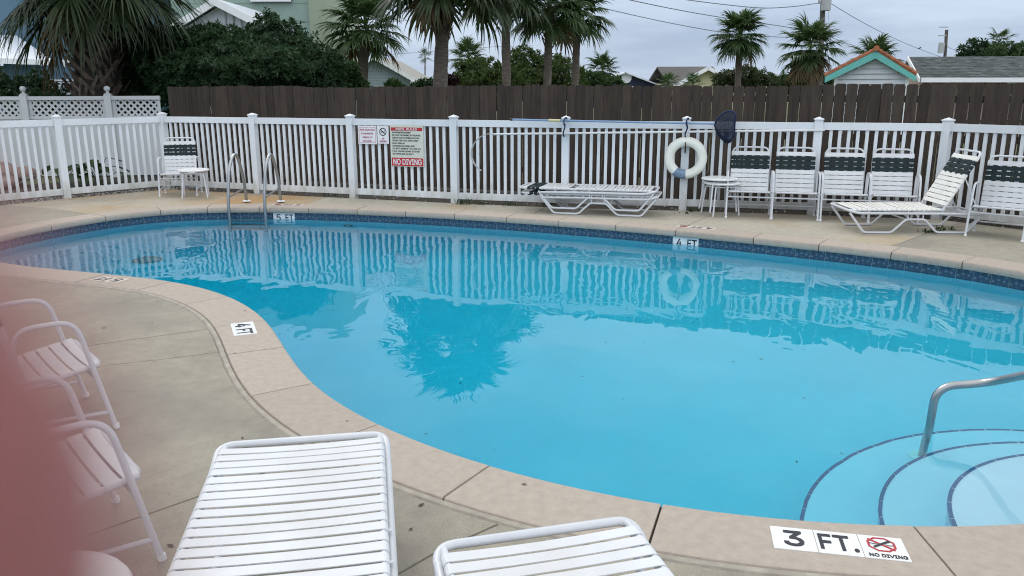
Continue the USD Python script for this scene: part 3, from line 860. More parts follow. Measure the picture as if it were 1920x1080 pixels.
rules = ['SHOWER BEFORE ENTERING', 'NO FOOD OR DRINKS IN THE POOL', 'AND NO GLASS OR ANIMALS IN POOL', 'OR ON THE POOL DECK AREA', 'DO NOT SWALLOW', 'MAXIMUM BATHING LOAD', 'DO NOT SWIM IF YOU ARE ILL', 'POOL HOURS: DAWN TO DUSK', 'NO LIFEGUARD ON DUTY']
rw = [.30, .46, .44, .42, .20, .36, .46, .44, .34]
it = [('shape', ('red_band', shapely.box(-.252, .215, .252, .262), 'red', .0008)), ('text', ('POOL RULES', 0, .238, .033, .34, 'sign')),
      ('shape', ('red_band', shapely.box(-.255, -.292, .255, -.175), 'red', .0008)), ('text', ('NO DIVING', 0, -.233, .078, .46, 'sign'))]
it[1] = ('text', ('POOL RULES', 0, .238, .030, .34, 'sign'))
for k, (r_, w_) in enumerate(zip(rules, rw)):
    it.append(('text', (r_, -.245 + w_ / 2 + .01, .19 - k * .0385, .020, w_, 'black')))
fence_sign('pool_rules_sign', 'large red and cream sign headed POOL RULES and NO DIVING on the back fence', .94, .79, .53, .60, 'sign_old', it)

# ------------------------------------------------------------------ strap furniture
TR = 0.0125


def make_chair(name, label, group=None):
    """Low strap chair: faces -y; front feet at y=-0.28; origin on the floor under the seat."""
    t = thing(name, label, 'chair', group=group)
    W = 0.275
    for sx in (-1, 1):
        x = sx * W
        side = fillet([(x, -.245, 0), (x, -.125, .575), (x, .13, .575), (x, .165, 0.0)], .085, 6)
        obj('side_frame', tube(side, TR), 'tube', t, smooth=50)
        obj('foot_cap', tube([(x, -.247, 0), (x, -.243, .022)], .0155), 'plastic', t, smooth=50)
        obj('foot_cap', tube([(x, .165, 0), (x, .164, .022)], .0155), 'plastic', t, smooth=50)
    obj('front_bar', tube([(-W, -.190, .265), (W, -.190, .265)], .0105), 'tube', t, smooth=50)
    obj('rear_bar', tube([(-W, .158, .12), (W, .158, .12)], .0095), 'tube', t, smooth=50)
    for sx in (-1, 1):
        obj('lower_bar', tube([(sx * W, -.228, .09), (sx * W, .158, .12)], .0095), 'tube', t, smooth=50)
    w = 0.25
    seat = fillet([(-w, .15, .275), (-w, -.215, .335), (w, -.215, .335), (w, .15, .275)], .05, 5)
    obj('seat_frame', tube(seat, TR), 'tube', t, smooth=50)
    for sx in (-1, 1):
        obj('seat_bracket', tube([(sx * w, -.18, .33), (sx * W, -.188, .27)], .009), 'tube', t, smooth=50)
    bx, bz = math.sin(.20), math.cos(.20)
    def bp(d):
        return .105 + d * bx, .29 + d * bz
    y0, z0 = bp(-.06)
    y1, z1 = bp(.585)
    wb = .225
    back = fillet([(-wb, y0, z0), (-wb, y1, z1), (wb, y1, z1), (wb, y0, z0)], .085, 6)
    obj('back_frame', tube(back, TR), 'tube', t, smooth=50)
    for k in range(6):
        y = -.185 + k * .060
        z = .335 - (y + .215) * .06 / .365
        obj('seat_strap', strap((-w, y, z), (w, y, z), (0, 1, -.13), .051, TR, .012), 'strap', t)
    for k in range(9):
        d = .045 + k * .0575
        y, z = bp(d)
        m = 'green' if k in (5, 6, 7) else 'strap'
        obj('back_strap', strap((-wb, y, z), (wb, y, z), (0, bx, bz), .050 if m == 'strap' else .046, TR, -.004), m, t, label='dark green strap' if m == 'green' else None)
    for x in (-.17, -.06, .06, .17):                # the short uprights woven through the green band
        P = []
        for k in range(5):
            d = .045 + (4.62 + k * .69) * .0575
            y, z = bp(d)
            P.append((x, y - (.020 if k % 2 else .013) * bz, z + .02 * bx))
        P = np.array(P)
        a, b = P - [.014, 0, 0], P + [.014, 0, 0]
        V = np.vstack([a, b, a + [0, -.002, 0], b + [0, -.002, 0]])
        f = [[k, k + 1, 5 + k + 1, 5 + k] for k in range(4)] + [[10 + k, 15 + k, 16 + k, 11 + k] for k in range(4)]
        obj('woven_strap', (V, np.array(f)), 'green', t)
    return t


def move(o, x, y, rz, z=0.0):
    xf = UsdGeom.Xformable(o)
    ops = xf.GetOrderedXformOps()
    ops[0].Set(Gf.Vec3d(float(x), float(y), float(z)))
    ops[1].Set(float(math.degrees(rz)))


DZ = -0.012
chair0 = make_chair('strap_chair', 'leftmost of the four white strap chairs lined up right of the life ring', 'strap chairs with dark green bands')
move(chair0, 3.06, 10.37, -.24, DZ)
dup(chair0, (3.60, 10.23, DZ), -.24, 'second white strap chair from the life ring, its back before a fence post')
dup(chair0, (4.16, 10.07, DZ), -.25, 'third white strap chair from the life ring, partly behind the raised lounger\'s foot')
dup(chair0, (4.70, 9.92, DZ), -.27, 'rightmost of the four lined-up strap chairs, directly behind the raised lounger')
dup(chair0, (5.43, 8.86, DZ), -.72, 'white strap chair standing alone at the right edge beyond the raised lounger')
dup(chair0, (-5.22, 12.72, DZ), .18, 'white strap chair in the far left corner behind the small round table')
dup(chair0, (-2.325, 3.745, DZ), 2.29, 'white strap chair at the left deck side, the farther of two near the camera')
dup(chair0, (-1.615, 2.595, DZ), 2.29, 'white strap chair at the left deck side, the nearer of two near the camera')


def make_table(name, label, group=None, h=.42, r=.225):
    t = thing(name, label, 'side table', group=group)
    top = trimesh.creation.revolve(np.array([(0, h - .012), (r - .02, h - .012), (r, h - .018), (r + .006, h - .006), (r, h + .003), (r - .02, h + .008), (0, h + .010)]), sections=32)
    obj('table_top', tm(top), 'plastic', t, smooth=40)
    for k in range(2):
        a = k * math.pi / 2 + math.pi / 4
        ca, sa = math.cos(a), math.sin(a)
        e = np.array([-sa, ca, 0])
        for sg in (-1, 1):
            pass
        for sg in (-1, 1):
            p0 = np.array([ca * .205 * sg, sa * .205 * sg, h - .03])
            p1 = np.array([ca * .255 * sg, sa * .255 * sg, 0])
            obj('leg', tube(fillet([(0, 0, h - .028), p0, p1], .06, 5), .011), 'tube', t, smooth=50)
    obj('leg_ring', tube([(.19 * math.cos(a), .19 * math.sin(a), h - .045) for a in np.linspace(0, 2 * math.pi, 24, endpoint=False)], .009, 6, True), 'tube', t, smooth=True)
    return t


tab0 = make_table('side_table', 'small white round table in the far left corner in front of a strap chair')
move(tab0, -4.86, 12.36, .3, DZ)
dup(tab0, (2.73, 10.48, DZ), .2, 'lower of two stacked white round tables beside the life ring')
dup(tab0, (2.70, 10.49, DZ + .055), .16, 'upper of two stacked white round tables beside the life ring')
dup(tab0, (-1.175, 1.71, DZ), .0, 'white round table top at the bottom left corner, next to the blurred finger')


def make_lounger(name, label, back_angle=0.0, W=.32, L=1.80, strapm='strap', straps_flat=18, H=.345):
    """Strap lounger: head at x=0, foot at x=L, origin on the floor at the head end, centred on y=0."""
    t = thing(name, label, 'sun lounger')
    hinge = .73
    Wi = W - .022
    seat = fillet([(.30, -W, H - .05), (hinge, -W, H - .04), (L - .12, -W, H - .035), (L, -W, H), (L, W, H), (L - .12, W, H - .035), (hinge, W, H - .04), (.30, W, H - .05)], .07, 6)
    obj('seat_frame', tube(seat, .0145), 'tube', t, smooth=50)
    for sy in (-1, 1):
        obj('strap_rail', tube(fillet([(hinge - .02, sy * Wi, H), (L - .02, sy * Wi, H), (L - .004, sy * Wi, H - .004)], .02, 3), .0125), 'tube', t, smooth=50)
    ca, sa = math.cos(back_angle), math.sin(back_angle)
    def bpnt(d, y, lift=0.0):
        return np.array([hinge - d * ca + lift * sa, y, H + d * sa + lift * ca])
    back = fillet([bpnt(-.02, -Wi), bpnt(hinge, -Wi), bpnt(hinge, Wi), bpnt(-.02, Wi)], .075, 6)
    obj('back_frame', tube(back, .0135), 'tube', t, smooth=50)
    mz = H - .105
    for sy in (-1, 1):
        y = sy * (W - .004)
        leg = fillet([(.27, y, H - .035), (.45, y, .0145), (.78, y, .0145), (.93, y, mz), (1.14, y, mz), (1.29, y, .0145), (1.60, y, .0145), (L - .025, y, H - .03)], .035, 4)
        obj('leg_frame', tube(leg, .0135), 'tube', t, smooth=50)
        for x in (.95, 1.12):
            obj('strut', tube([(x, y, mz), (x, y, H - .01)], .008), 'tube', t, smooth=50)
    obj('cross_bar', tube([(.50, -W, H - .03), (.50, W, H - .03)], .010), 'tube', t, smooth=50)
    obj('cross_bar', tube([(1.14, -W + .01, mz), (1.14, W - .01, mz)], .010), 'tube', t, smooth=50)
    if back_angle > .2:
        for sy in (-1, 1):
            a = bpnt(.40, sy * Wi, -.02)
            obj('back_prop', tube([a, (.33, sy * Wi, H - .03)], .008), 'tube', t, smooth=50)
        obj('cross_bar', tube([(.33, -W + .02, H - .03), (.33, W - .02, H - .03)], .009), 'tube', t, smooth=50)
    pitch_ = (L - hinge - .075) / straps_flat
    for k in range(straps_flat):
        x = hinge + .02 + (k + .5) * pitch_
        dx = RNG.uniform(-.002, .002)
        x += RNG.uniform(-.002, .002)
        obj('seat_strap', strap((x + dx, -Wi, H), (x - dx, Wi, H), (1, 0, 0), pitch_ * .78, .0125, .004 + RNG.uniform(0, .004)), strapm, t)
    nb = 11
    pb = (hinge - .10) / nb
    for k in range(nb):
        d = .045 + (k + .5) * pb
        m = 'green' if k in (7, 8, 9) else strapm
        p = bpnt(d, 0)
        obj('back_strap', strap((p[0], -Wi, p[2]), (p[0], Wi, p[2]), (ca, 0, -sa), pb * .84, .0135, .004), m, t, label='dark green strap' if m == 'green' else None)
    for y in (-.18, -.06, .06, .18):
        P = np.array([bpnt(.045 + (6.75 + k * .55) * pb, y, .019 if k % 2 else .0145) for k in range(7)])
        a, b = P - [0, .022, 0], P + [0, .022, 0]
        V = np.vstack([a, b])
        obj('woven_strap', (V, np.array([[k, k + 1, 7 + k + 1, 7 + k] for k in range(6)])), 'green', t)
    return t


# near lounger: its foot end points at the pool
d1 = np.array([-0.170, 0.985])
e1 = np.array([-.785, 2.80])
l1 = make_lounger('sun_lounger', 'white strap sun lounger in the foreground, left of the two pointing at the pool', W=.305)
move(l1, *(e1 - d1 * 1.80), math.atan2(d1[1], d1[0]), DZ)
d2 = np.array([-0.25, 0.968])
e2 = np.array([.070, 2.145])
dup(l1, (*(e2 - d2 * 1.80), DZ), math.atan2(d2[1], d2[0]), 'white strap sun lounger at the bottom edge, right of the other foreground lounger')
d3 = np.array([1.6, -.44]) / np.linalg.norm([1.6, -.44])
h3 = np.array([.19, 10.93])
l3 = make_lounger('stacked_lounger', 'lower of two white strap loungers stacked flat against the back fence', W=.265, H=.265)
move(l3, *h3, math.atan2(d3[1], d3[0]), DZ)
dup(l3, (h3[0] - .03, h3[1] + .005, DZ + .068), math.atan2(d3[1], d3[0]), 'upper of two white strap loungers stacked flat against the back fence')
l4 = make_lounger('raised_lounger', 'cream white strap lounger with raised back and dark green band, before the lined-up chairs', back_angle=1.07, W=.28, strapm='strap_old', H=.27)
d4 = np.array([-1.0, .02]) / np.linalg.norm([-1.0, .02])
f4 = np.array([3.80, 9.30])
move(l4, *(f4 - d4 * 1.80), math.atan2(d4[1], d4[0]), DZ)

# ------------------------------------------------------------------ life ring, poles, net
f5 = FENCE[9]
fu = (FENCE[10] - FENCE[8]) / np.linalg.norm(FENCE[10] - FENCE[8])
fn = np.array([fu[1], -fu[0]])
U3, Nf = np.array([*fu, 0]), np.array([*fn, 0])
rc = np.array([*f5, .70]) + Nf * .125 + U3 * .01
lr = thing('life_ring', 'white foam life ring with a blue tape patch hanging on a fence post', 'life ring', rc)
A = np.linspace(0, 2 * math.pi, 48, endpoint=False)
prof = [(.215 + .062 * math.cos(b), .050 * math.sin(b)) for b in np.linspace(0, 2 * math.pi, 14, endpoint=False)]
V = np.array([U3 * r_ * math.cos(a) + E2 * r_ * math.sin(a) + Nf * h_ for a in A for r_, h_ in prof])
nP = len(prof)
ff = [[i * nP + q, ((i + 1) % 48) * nP + q, ((i + 1) % 48) * nP + (q + 1) % nP, i * nP + (q + 1) % nP] for i in range(48) for q in range(nP)]
obj('foam_ring', (V, np.array(ff)), 'ring', lr, smooth=True)
Ap = np.linspace(math.radians(232), math.radians(272), 9)
prof2 = [(.215 + .0645 * math.cos(b), .0525 * math.sin(b)) for b in np.linspace(0, 2 * math.pi, 14, endpoint=False)]
V = np.array([U3 * r_ * math.cos(a) + E2 * r_ * math.sin(a) + Nf * h_ for a in Ap for r_, h_ in prof2])
ff = [[i * nP + q, (i + 1) * nP + q, (i + 1) * nP + (q + 1) % nP, i * nP + (q + 1) % nP] for i in range(8) for q in range(nP)]
obj('tape_patch', (V, np.array(ff)), 'tape', lr, smooth=True)
hk = thing('ring_hanger', 'rusty strap hook on the fence post that carries the life ring', 'hook', np.array([*f5, .88]) + Nf * .06)
obj('hook_plate', tube([Nf * .0 + E2 * .06, Nf * .0 - E2 * .12], .009, 6), 'stem', hk)
obj('hook_arm', tube(fillet([-E2 * .02, Nf * .08 - E2 * .02, Nf * .13 - E2 * .02, Nf * .135 + E2 * .03], .02), .007, 6), 'stem', hk)
hook = thing('life_hook', 'long silver pole ending in a curved wire rescue hook along the back fence', 'rescue hook')
f3 = lambda s, z, o=.062: np.array([*(np.array(f5) + fu * s), z]) + Nf * o
# the fence bends gently, so the pole is held a hand's breadth off it
pA, pB = f3(1.72, 1.075, .10), f3(-2.62, .985, .135)
obj('pole', tube([pA, pB], .0145, 10), 'whitepole', hook, smooth=50)
dirp = (pB - pA) / np.linalg.norm(pB - pA)
for o in (-.012, .012):
    hp = [pB - dirp * .04 + Nf * o, pB + dirp * .10 - E2 * .005 + Nf * o, pB + dirp * .24 - E2 * .10 + Nf * o * 1.5, pB + dirp * .30 - E2 * .24 + Nf * o * 2, pB + dirp * .26 - E2 * .40 + Nf * o * 2, pB + dirp * .16 - E2 * .50 + Nf * o * 1.5]
    tk, _ = splprep(np.array(hp).T, s=0)
    obj('hook_wire', tube(np.array(splev(np.linspace(0, 1, 26), tk)).T, .006, 6), 'galv', hook, smooth=50)
skim = thing('skimmer_net', 'blue-handled leaf skimmer with dark navy mesh bag resting on the fence', 'pool net')
qA, qB = f3(-2.35, 1.185, .14), f3(.36, 1.145, .11)
obj('handle', tube([qA, qB], .014, 10), 'bluepole', skim, smooth=50)
dq = (qB - qA) / np.linalg.norm(qB - qA)
obj('grip', tube([qA + dq * .52, qA + dq * .68], .020, 10), 'yellow', skim, smooth=50)
obj('grip', tube([qA - dq * .02, qA + dq * .02], .017, 10), 'black', skim, smooth=50)
# frame of the net: a dustpan-shaped hoop whose fork takes the pole, its bag hanging towards the pool
hc = qB + dq * .17
ex, ey = dq * .95 + Nf * .30, E2
ex /= np.linalg.norm(ex)
lp = np.array([(0, 0), (.05, .11), (.13, .19), (.23, .215), (.285, .185), (.295, .08), (.295, -.06), (.285, -.17), (.23, -.215), (.13, -.17), (.05, -.09), (0, 0)])
tk, _ = splprep(lp.T, s=0, per=True)
lp = np.array(splev(np.linspace(0, 1, 29)[:-1], tk)).T
loop = np.array([qB + ex * a_ * .88 + ey * (b_ * .86 - .02) for a_, b_ in lp])
obj('hoop', tube(loop, .013, 6, True), 'navy', skim, smooth=True)
bagn = np.cross(ex, ey)
bagn = bagn if bagn @ Nf > 0 else -bagn
rings = [loop]
for k in range(1, 6):
    t_ = k / 5
    c_ = hc + bagn * .20 * math.sin(t_ * 1.5) - E2 * .16 * t_ + ex * .05 * t_
    rings.append(c_ + (loop - hc) * (1 - t_ ** 2 * .96) * np.array([1, 1, 1]))
V = np.vstack(rings)
nl = len(loop)
ff = [[k * nl + q, k * nl + (q + 1) % nl, (k + 1) * nl + (q + 1) % nl, (k + 1) * nl + q] for k in range(5) for q in range(nl)]
obj('mesh_bag', (V, np.array(ff)), 'net', skim, smooth=True)
cords = []
for q in range(0, nl, 2):
    cords.append(tube(V.reshape(6, nl, 3)[:, q], .0022, 4))
for k in range(1, 5):
    cords.append(tube(V.reshape(6, nl, 3)[k], .0022, 4, True))
obj('netting', cat(cords), 'navy', skim)
for (lab, base, k) in (('blue cord tying the poles to the fence post left of the life ring', FENCE[8], 0), ('blue cord tying the poles to the fence post above the life ring', FENCE[9], 1)):
    o = np.array([*base, 0]) + Nf * .058
    tc = thing('tie_cord', lab, 'cord', o)
    P = [E2 * 1.20 + U3 * .02, E2 * 1.185 + Nf * .10, E2 * 1.15 + Nf * .115, E2 * 1.10 + Nf * .11 + U3 * .012, E2 * 1.05 + Nf * .11, E2 * 1.0 + Nf * .09 - U3 * .012, E2 * .965 + Nf * .07]
    tk, _ = splprep(np.array(P).T, s=0)
    obj('cord', tube(np.array(splev(np.linspace(0, 1, 24), tk)).T, .010, 6), 'navy', tc, smooth=True)
    obj('hook_bracket', tube(fillet([E2 * 1.12, E2 * 1.12 + Nf * .11, E2 * 1.17 + Nf * .13], .02), .008, 6), 'navy', tc, smooth=50)

# ------------------------------------------------------------------ pool ladder and hand rail
lad = thing('pool_ladder', 'stainless steel pool ladder with two arched grab rails at the far edge', 'ladder', (-3.66, 11.2, 0), -0.05)
for sx in (-.255, .255):
    pts = fillet([(sx, .55, -.03), (sx, .50, .40), (sx, .28, .76), (sx, .02, .58), (sx, -.13, .10), (sx, -.13, -1.05)], .20, 8)
    r_ = obj('grab_rail', tube(pts, .0215, 12), 'steel', lad, smooth=50)
    fl_ = trimesh.creation.revolve(np.array([(.0, 0.004), (.06, .004), (.058, .012), (.03, .022), (0, .022)]), sections=18)
    v, f = tm(fl_)
    obj('flange', (v + [sx, .548, 0], f), 'plastic', r_, smooth=40)
    obj('brace', tube([(sx, -.115, .145), (sx, .525, .20)], .0125, 8), 'steel', lad, smooth=50)
for z in (-.24, -.52, -.80):
    obj('tread', cat([box((0, -.13, z), (.50, .085, .022)), box((0, -.176, z - .018), (.50, .008, .05))]), 'steel', lad)

hr = thing('hand_rail', 'stainless steel hand rail rising out of the pool steps at the right', 'hand rail')
P = fillet([(2.335, 4.22, WATER_Z - .66), (2.268, 4.06, WATER_Z - .02), (2.27, 4.05, .055), (2.53, 4.03, .085), (2.60, 3.77, .235), (2.82, 2.95, .70), (2.88, 2.62, .78), (2.90, 2.42, .70), (2.90, 2.36, -.05)], .10, 8)
obj('rail', tube(P, .0215, 14), 'steel', hr, smooth=50)
v, f = tm(trimesh.creation.revolve(np.array([(.0, 0.003), (.068, .003), (.066, .014), (.04, .026), (0, .026)]), sections=24))
obj('flange', (v + [2.335, 4.22, WATER_Z - .66], f), 'plastic', hr, smooth=40)
obj('flange', (v + [2.90, 2.36, 0], f), 'plastic', hr, smooth=40)


# ------------------------------------------------------------------ palms
def frond(rng, base, az, el, Lp, R, n, droop, w, fold=0.0):
    pts, fs = [], []
    cnt = 0

    def quadstrip(c, side, ws):
        nonlocal cnt
        k = len(c)
        a = c - side * ws[:, None]
        b = c + side * ws[:, None]
        V = np.empty((2 * k, 3))
        V[0::2], V[1::2] = a, b
        q = np.arange(k - 1) * 2 + cnt
        fs.append(np.stack([q, q + 1, q + 3], 1))
        fs.append(np.stack([q, q + 3, q + 2], 1))
        pts.append(V)
        cnt += 2 * k
    t = np.linspace(0, 1, 5)
    quadstrip(np.c_[t * Lp, t * 0, 0 * t], np.array([0, 1.0, 0]), np.linspace(.030, .014, 5) * (1 + R * .4))
    cl = .42 * R
    t = np.linspace(0, 1, 4)
    spread = 1.95
    S = np.array([0, .2, .42, .64, .84, 1.0])
    Ws = np.array([.35, 1.0, .95, .7, .38, .04])
    for i, a in enumerate(np.linspace(-spread, spread, n)):
        a = a + rng.normal(0, .03)
        q = 1 - abs(a) / spread
        t0 = max(0, q) * .9
        o = np.array([Lp + t0 * cl, 0, -.30 * cl * t0 * t0])
        L = R * (.60 + .36 * math.cos(a * .75)) * rng.uniform(.88, 1.05)
        d = np.array([math.cos(a), math.sin(a), rng.normal(.12, .06) + fold * abs(math.sin(a))])
        d /= np.linalg.norm(d)
        c = o + np.outer(S, d) * L
        c[:, 2] -= (S ** 2.6) * L * rng.uniform(.20, .55)
        c[:, :2] -= (S ** 3)[:, None] * d[:2] * L * rng.uniform(.02, .16)
        sd_ = np.array([-d[1], d[0], rng.normal(0, .35)])
        sd_ /= np.linalg.norm(sd_)
        quadstrip(c, sd_, Ws * w)
    V, Fc = np.vstack(pts), np.vstack(fs)
    V = rot(V, 'y', -el)
    V = rot(V, 'z', az)
    h = np.linalg.norm(V, axis=1)
    V[:, 2] -= droop * h ** 2
    return V + np.array(base), Fc


def palm(name, label, base, top, R, Lp, n_fr, r0, r1, seed, mat_='frond', n_leaf=26, w=None, el0=80, el1=-30, dead=0, boots=0, lean=0.0, group=None, droop=.05, bootlen=.28, boot_from=.75, rfun=None):
    rng = np.random.default_rng(seed)
    base, top = np.array(base, float), np.array(top, float)
    t = thing(name, label, 'palm tree', (base[0], base[1], 0), group=group)
    b0 = np.array([0, 0, base[2]])
    tp = top - np.array([base[0], base[1], 0])
    u = np.linspace(0, 1, 26)
    c = b0 + np.outer(u, tp - b0)
    c[:, 0] += lean * np.sin(u * math.pi)
    rr = r0 + (r1 - r0) * u + rng.normal(0, .006, len(u))
    if rfun is not None:
        rr = rfun(u)
    obj('trunk', tube(c, rr, 14), 'bark_dark' if boot_from < .3 else 'bark', t, smooth=True)
    for k in range(boots):
        q = boot_from + (1 - boot_from) * (k / max(1, boots - 1))
        a = k * 2.39996
        p = b0 + (tp - b0) * q
        p[0] += lean * math.sin(q * math.pi)
        rr_ = float(np.interp(q, u, rr))
        wd, ln2 = (.075 if boot_from < .3 else rr_ * .42) * rng.uniform(.8, 1.15), bootlen * rng.uniform(.75, 1.2)
        outw = (rng.uniform(.22, .40) if boot_from < .3 else rng.uniform(.35, .6)) if rng.random() < .95 else .9
        V = []
        for s_, hw, th in ((0, 1.0, .35), (.35, .75, .30), (1.0, .42, .16)):
            for y, z in ((-hw, 0), (hw, 0), (hw * .8, th), (-hw * .8, th)):
                V.append([rr_ * .86 + s_ * ln2 * outw * .75 + z * wd, y * wd, s_ * ln2 - .05])
        V = np.array(V)
        V[:, 1] += V[:, 2] * (1 if k % 2 else -1) * rng.uniform(.55, .9) * (1 if boot_from < .3 else .3)
        f = []
        for e in range(2):
            for g_ in range(4):
                h_ = (g_ + 1) % 4
                f.append([e * 4 + g_, e * 4 + h_, e * 4 + 4 + h_, e * 4 + 4 + g_])
        f.append([8, 9, 10, 11])
        V = rot(V, 'z', a) + p
        obj('leaf_base', (V, np.array(f)), 'boot', t, smooth=False)
    w = w or R * .046
    for k in range(n_fr):
        q = k / (n_fr - 1)
        el = math.radians(el0 + (el1 - el0) * q ** .8 + rng.normal(0, 5))
        az = k * 2.39996 + rng.normal(0, .12)
        kf = rng.uniform(.85, 1.1)
        m = 'frond_dead' if k >= n_fr - dead else mat_
        obj('frond', frond(rng, tp - np.array([0, 0, .0]) + np.array([0, 0, .12 * (1 - q)]), az, el, Lp * kf, R * kf, n_leaf, droop * (1 + .8 * q), w), m, t)
    return t


def palm_px(name, label, px_base, px_crown, Y, R_px, seed, tw_px, **kw):
    """A palm whose trunk foot and crown heart are read off the photograph at the distance Y."""
    foot = at(*px_base, Y)
    crown = at(*px_crown, Y)
    k = F / ((crown - CAM) @ FWD)
    dirn = (crown - foot) / (crown[2] - foot[2])
    base = foot - dirn * foot[2]
    base[2] = -.03
    Rt = R_px / k
    return palm(name, label, base, crown, Rt * .62, Rt * .48, seed=seed, r0=tw_px / k / 2 * 1.05, r1=tw_px / k / 2 * .95, **kw)


# big palm at the top left: thick trunk clad in criss-cross leaf bases
bp_ = at(168, 165, 16.4)
big_top = at(172, -58, 16.4)
palm('sabal_palm', 'big palm at the top left with a thick trunk of criss-cross leaf bases', (bp_[0], 16.4, -.03), big_top, 1.00, .85, 52, .40, .34, 11, mat_='frond_dark', n_leaf=48, w=.022, el0=70, el1=-48, dead=4, boots=260, bootlen=.44, boot_from=.06, droop=.09)
palm_px('sabal_palm', 'medium palm with a slim trunk left of the grey house, beside the green building', (686, 168), (686, 58), 28, 76, 21, 20, n_fr=36, n_leaf=30, mat_='frond', dead=2, boots=14, boot_from=.82, el1=-34, lean=-.12)
palm_px('sabal_palm', 'tall palm with the thickest trunk and ragged leaf bases, cropped at the top centre', (825, 168), (834, -62), 20, 132, 31, 27, n_fr=42, n_leaf=36, mat_='frond_dark', dead=1, boots=84, boot_from=.64, el1=-34, bootlen=.40)
palm_px('sabal_palm', 'palm with a smooth straight trunk, second of the four tall palms in the middle', (950, 168), (947, -18), 25, 88, 41, 17, n_fr=38, n_leaf=32, mat_='frond_dark', dead=0, el1=-30)
palm_px('sabal_palm', 'palm with a bulging ring of leaf bases, third of four tall middle palms', (1026, 168), (1030, 18), 27, 76, 51, 15, n_fr=38, n_leaf=32, mat_='frond', dead=1, boots=48, boot_from=.72, el1=-32, bootlen=.32)
palm_px('sabal_palm', 'rightmost of the four tall palms in the middle, its crown leaning right', (1078, 168), (1083, 30), 30, 66, 61, 14, n_fr=36, n_leaf=30, mat_='frond', dead=1, boots=16, boot_from=.86, el1=-34)
palm_px('sabal_palm', 'low palm crown behind the olive bush between the tall palm trunks', (880, 200), (878, 112), 48, 38, 71, 12, n_fr=30, n_leaf=24, mat_='frond', dead=1, el1=-35)
palm_px('sabal_palm', 'tiny far palm beside the tallest trunk, above the grey house roof', (797, 168), (797, 108), 95, 17, 81, 2.6, n_fr=16, n_leaf=14, mat_='frond', el1=-20)
palm_px('sabal_palm', 'short bushy palm left of the dark blue gable', (1130, 200), (1130, 134), 42, 33, 91, 12, n_fr=34, n_leaf=26, mat_='frond', el1=-55)
palm_px('sabal_palm', 'single round-headed palm standing clear against the sky right of centre', (1383, 168), (1387, 70), 36, 52, 101, 12, n_fr=40, n_leaf=30, mat_='frond', dead=1, boots=14, boot_from=.88, el1=-40)
palm_px('sabal_palm', 'palm with browning lower fronds in front of the utility pole', (1521, 175), (1519, 95), 33, 58, 111, 20, n_fr=40, n_leaf=28, mat_='frond', dead=9, el1=-60)
palm_px('sabal_palm', 'palm peeking out behind the orange tiled gable', (1640, 200), (1640, 112), 40, 46, 121, 13, n_fr=28, n_leaf=24, mat_='frond', el1=-20)
palm_px('sabal_palm', 'small palm low at the foot of the yellow house, left of its gable', (1252, 190), (1252, 160), 52, 24, 131, 6, n_fr=20, n_leaf=18, mat_='frond', el1=-20)
palm_px('sabal_palm', 'small palm low in front of the yellow house gable', (1299, 190), (1299, 160), 52, 22, 141, 6, n_fr=20, n_leaf=18, mat_='frond', el1=-20)
palm_px('sabal_palm', 'palm tuft rising above the far trees at the right edge', (1868, 120), (1874, 80), 62, 28, 151, 4, n_fr=12, n_leaf=20, mat_='frond', el0=70, el1=0)


# ------------------------------------------------------------------ bushes and broadleaf trees
def leaves(rng, blobs, n, size, up=.35, shell=.6, aspect=.36, per=8):
    """Rosettes of leaves at twig tips, spread through the blobs with an uneven outline and stray sprigs."""
    m = max(1, n // per)
    vol = np.array([b[1][0] * b[1][1] * b[1][2] for b in blobs])
    pick = rng.choice(len(blobs), m, p=vol / vol.sum())
    C = np.array([b[0] for b in blobs])[pick]
    Rr = np.array([b[1] for b in blobs])[pick]
    d = rng.normal(size=(m, 3))
    d /= np.linalg.norm(d, axis=1, keepdims=True)
    rad = rng.random(m) ** (1 / 3 * (1 - shell))
    rad = rad * (1 + .42 * (meshkit.fbm(d * 3.2 + C * 1.7, 3) - .5) * 2)
    rad = np.where(rng.random(m) < .05, rad * rng.uniform(1.0, 1.22, m), rad)
    P = C + d * Rr * rad[:, None]
    T = d * .8 + np.array([0, 0, up]) + rng.normal(0, .35, (m, 3))
    T /= np.linalg.norm(T, axis=1, keepdims=True)
    P, T = np.repeat(P, per, 0), np.repeat(T, per, 0)
    k = len(P)
    side = np.cross(T, rng.normal(size=(k, 3)))
    side /= np.linalg.norm(side, axis=1, keepdims=True)
    a = side * rng.uniform(.7, 1.0, (k, 1)) + T * rng.uniform(.1, .9, (k, 1))
    a /= np.linalg.norm(a, axis=1, keepdims=True)
    b = np.cross(a, T + rng.normal(0, .25, (k, 3)))
    b /= np.linalg.norm(b, axis=1, keepdims=True)
    nr = np.cross(b, a)
    s = size * rng.uniform(.75, 1.3, (k, 1))
    base = P - T * size * rng.uniform(0, 1.3, (k, 1))
    V = np.stack([base, base + a * s * 1.1 + b * s * aspect + nr * s * .12, base + a * s * 2.0 - nr * s * .15, base + a * s * 1.1 - b * s * aspect + nr * s * .12], 1).reshape(-1, 3)
    i4 = np.arange(k)[:, None] * 4
    return V, np.vstack([i4 + [0, 1, 2], i4 + [0, 2, 3]])


